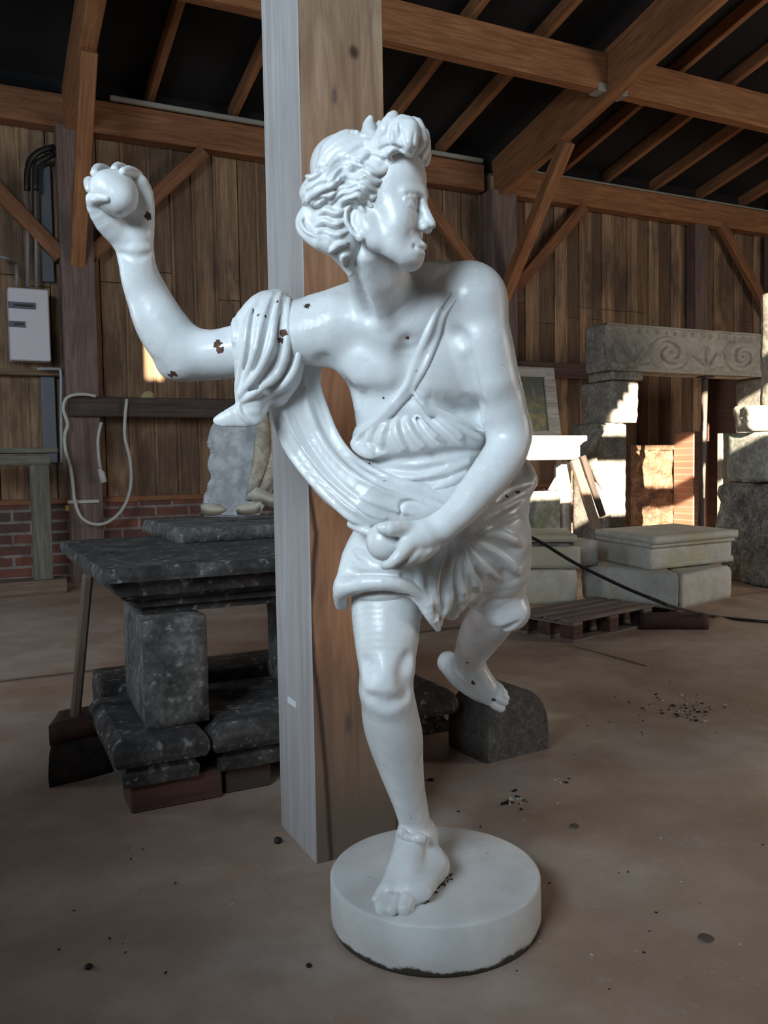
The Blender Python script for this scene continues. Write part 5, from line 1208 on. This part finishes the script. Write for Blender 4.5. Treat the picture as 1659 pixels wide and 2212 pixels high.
def bar(name, quad, th, m, parent):
    bm = bmesh.new(); back = Vector(L3(0, th, 0)); f = [bm.verts.new(Vector(p)) for p in quad]; k_ = [bm.verts.new(Vector(p)+back) for p in quad]
    bm.faces.new(f); bm.faces.new(k_[::-1])
    for i in range(4): bm.faces.new((f[i], k_[i], k_[(i+1) % 4], f[(i+1) % 4]))
    bmesh.ops.recalc_face_normals(bm, faces=bm.faces); bmesh.ops.bevel(bm, geom=list(bm.edges), offset=0.004, segments=1, affect='EDGES')
    me = bpy.data.meshes.new(name); bm.to_mesh(me); bm.free(); return link(name, me, m, parent)
for p in q3: p.z += zfix
for p in i3: p.z += zfix
bar('frame_top', [q3[0], q3[1], i3[1], i3[0]], 0.05, fr, pf); bar('frame_side', [q3[1], q3[2], i3[2], i3[1]], 0.05, fr, pf); bar('frame_bottom', [q3[2], q3[3], i3[3], i3[2]], 0.05, fr, pf)
pm_ = mat('painted_landscape', (0.1, 0.12, 0.05), 0.35); N, L2, b = nodes(pm_); v = coords(N, L2); sz = N.new('ShaderNodeSeparateXYZ'); L2.new(v, sz.inputs[0])
mr = N.new('ShaderNodeMapRange'); L2.new(sz.outputs[2], mr.inputs[0]); mr.inputs[1].default_value = float(i3[2].z); mr.inputs[2].default_value = float(i3[1].z)
c = ramp(N, L2, mr.outputs[0], [(0.0, (0.14, 0.12, 0.02)), (0.28, (0.17, 0.14, 0.03)), (0.34, (0.06, 0.08, 0.06)), (0.45, (0.13, 0.12, 0.03)), (0.58, (0.14, 0.13, 0.04)), (0.64, (0.035, 0.05, 0.035)), (1.0, (0.025, 0.03, 0.025))])
c = mixc(N, L2, ramp(N, L2, noise(N, L2, v, 14, 5), [(0.4, 0.8), (0.6, 0.0)]), c, (0.03, 0.04, 0.025))
c = mixc(N, L2, ramp(N, L2, noise(N, L2, coords(N, L2, (9, 9, 1.2)), 2.2, 2), [(0.64, 0.0), (0.68, 0.7)]), c, (0.13, 0.11, 0.07)); L2.new(c, b.inputs['Base Color'])
cv = [p+L3(0, 0.02, 0) for p in i3]; bar('canvas', [cv[0]+L3(-.01, 0, .01), cv[1]+L3(.01, 0, .01), cv[2]+L3(.01, 0, -.01), cv[3]+L3(-.01, 0, -.01)], 0.015, pm_, pf)
def blockpx(name, x0, y0, x1, y1, n, dn, m, label, cat, z0=None, parent=None):
    a = UN(x0, y0, n); c_ = UN(x1, y1, n); o = hexa(name, rect(a[0], c_[0], n, n+dn), c_[1] if z0 is None else z0, a[1], m, 0.004, 0.01)
    return tag(o, label, cat) if label else o
blockpx('grey_slab', 1152, 1062, 1211, 1100, 6.62, 0.1, SM, 'grey stone slab leaning below the white shelf, right of the hip', 'stone', 0.0)
blockpx('white_pilaster', 1213, 1000, 1234, 1100, 6.70, 0.12, wp, 'narrow white pilaster piece standing under the white shelf', 'stone', 0.0)
blockpx('red_post', 1138, 1040, 1148, 1100, 6.7, 0.06, mat('oxide_red', (0.12, 0.025, 0.02), 0.6), 'narrow dark red upright beside the hip bunch of cloth, below the shelf', 'post', 0.0)
lt = [PN_(1240, 992, 6.62), PN_(1290, 1145, 6.45)]; tag(beam('plank', lt[0], lt[1], 0.05, 0.10, hw_, up=L3(1, 0, 0)), 'slanting grey-brown plank under the right end of the white shelf', 'plank')
lt = [PN_(1258, 985, 6.70), PN_(1302, 1115, 6.62)]; tag(beam('plank', lt[0], lt[1], 0.04, 0.07, darkplank, up=L3(1, 0, 0)), 'slanting darker plank close to the fireplace jamb', 'plank')
lt = [PN_(1228, 1004, 6.8), PN_(1188, 1062, 6.8)]; tag(tube_mesh('white_bracket', [lt[0], (lt[0]+lt[1])/2+L3(0, 0, -0.01), lt[1]], [0.06, 0.05, 0.03], wp, sides=10), 'white curved bracket slanting down under the shelf, catching the sun', 'bracket')
# ---- black cable from the statue to the right edge
ck = [(1128, 1152, 4.95), (1170, 1172, 4.95), (1240, 1215, 4.95), (1330, 1260, 4.95), (1400, 1290, 4.95), (1462, 1313, 5.0)]
pts = [tuple(P(*q)) for q in ck]+[tuple(G(x, y, 0.012)) for x, y in ((1540, 1331), (1600, 1338), (1700, 1346), (1800, 1350))]
tag(tube_mesh('black_cable', [Vector(p) for p in smooth_line(pts, 5)], 0.0105, hose), 'black cable running from behind the skirt across the stones to the right edge', 'cable')
# ---- small things on the floor
tag(tube_mesh('straw', [Vector(G(1235, 1391, 0.008)), Vector(G(1310, 1412, 0.006)), Vector(G(1400, 1437, 0.005))], 0.006, mat('straw_yellow', (0.42, 0.34, 0.16), 0.7)), 'thin pale straw on the floor in front of the pallet', 'straw')
def pebble(name, px, py, r, m, label, cat, flat=0.6):
    bm = bmesh.new(); bmesh.ops.create_icosphere(bm, subdivisions=3, radius=r)
    for v_ in bm.verts:
        v_.co *= 1+0.25*MN.noise(v_.co*60+Vector((px, py, 0))); v_.co.z *= flat
    me = bpy.data.meshes.new(name); bm.to_mesh(me); bm.free()
    for p in me.polygons: p.use_smooth = True
    o = link(name, me, m); o.location = Vector(G(px, py))+Vector((0, 0, r*flat*0.8)); return tag(o, label, cat)
bk_ = mat('black_bit', (0.012, 0.011, 0.011), 0.6)
pebble('pebble', 600, 1821, 0.0125, bk_, 'black round pebble on the floor left of the big post', 'pebble', 0.9)
pebble('pebble', 192, 2091, 0.010, bk_, 'small dark pebble low on the left part of the floor', 'pebble')
pebble('pebble', 667, 2089, 0.007, bk_, 'small dark pebble on the floor left of the plinth', 'pebble')
lfm = mat('dry_brown_leaf', (0.10, 0.075, 0.055), 0.8)
pebble('dry_leaf', 1524, 2028, 0.018, lfm, 'dry brown leaf on the floor right of the plinth', 'leaf', 0.2)
pebble('dry_leaf', 1240, 1786, 0.014, lfm, 'dry brown leaf on the floor above the right of the plinth', 'leaf', 0.3)
pebble('dry_leaf', 932, 1686, 0.012, bk_, 'dark leaf on the floor just right of the white shin', 'leaf', 0.4)
# loose litter nobody could count
bm = bmesh.new(); rd = random.Random(5)
def bit(cx_, cy_, sx_, sy_, n_, smin, smax):
    for _ in range(n_):
        x, y = rd.gauss(cx_, sx_), rd.gauss(cy_, sy_); g_ = G(x, y); s_ = rd.uniform(smin, smax); a = rd.uniform(0, PI); mi = 0 if rd.random() < 0.55 else 1
        e_ = np.array([math.cos(a), math.sin(a), 0])*s_; f_ = np.array([-math.sin(a), math.cos(a), 0])*s_*rd.uniform(0.3, 0.8)
        pz_ = [g_-e_-f_, g_+e_-f_*0.5, g_+e_*0.7+f_, g_-e_*0.8+f_]
        lo_ = [bm.verts.new((p[0], p[1], 0.0005)) for p in pz_]; tp = [bm.verts.new((p[0], p[1], rd.uniform(0.3, 0.9)*s_)) for p in pz_]
        for fs_ in ([lo_[3], lo_[2], lo_[1], lo_[0]], tp): bm.faces.new(fs_).material_index = mi
        for i in range(4): bm.faces.new((lo_[i], lo_[(i+1) % 4], tp[(i+1) % 4], tp[i])).material_index = mi
bit(1480, 1532, 42, 16, 85, 0.004, 0.010); bit(1118, 1728, 14, 8, 18, 0.004, 0.010); bit(1212, 1686, 10, 6, 9, 0.003, 0.007)
bit(1300, 1500, 180, 90, 45, 0.002, 0.005); bit(1300, 1900, 200, 160, 30, 0.002, 0.004); bit(1000, 1700, 120, 60, 14, 0.002, 0.005); bit(300, 1950, 180, 120, 18, 0.002, 0.005)
bit(925, 1915, 26, 34, 0, 0.002, 0.004)
me = bpy.data.meshes.new('floor_litter'); bm.to_mesh(me); bm.free(); me.materials.append(bk_); me.materials.append(mat('white_chip', (0.5, 0.5, 0.48), 0.7))
tag(link('floor_litter', me), 'dark and white crumbs scattered on the concrete floor', 'litter', None, 'stuff')

# grit caught beside the heel, lying on the plinth
bm = bmesh.new()
for k in range(70):
    t = rd.random(); px_, py_ = 974-58*t+rd.gauss(0, 4), 1886+60*t+rd.gauss(0, 5); g_ = G(px_, py_, tz); s_ = rd.uniform(0.0012, 0.0034)
    bmesh.ops.create_cube(bm, size=1, matrix=Matrix.Translation((g_[0], g_[1], tz+s_*0.4)) @ Matrix.Rotation(rd.uniform(0, 3), 4, 'Z') @ Matrix.Diagonal((s_*2, s_*1.2, s_, 1)))
me = bpy.data.meshes.new('grit'); bm.to_mesh(me); bm.free(); o = link('grit', me, mat('brown_grit', (0.07, 0.05, 0.03), 0.9), st); o['kind'] = 'stuff'
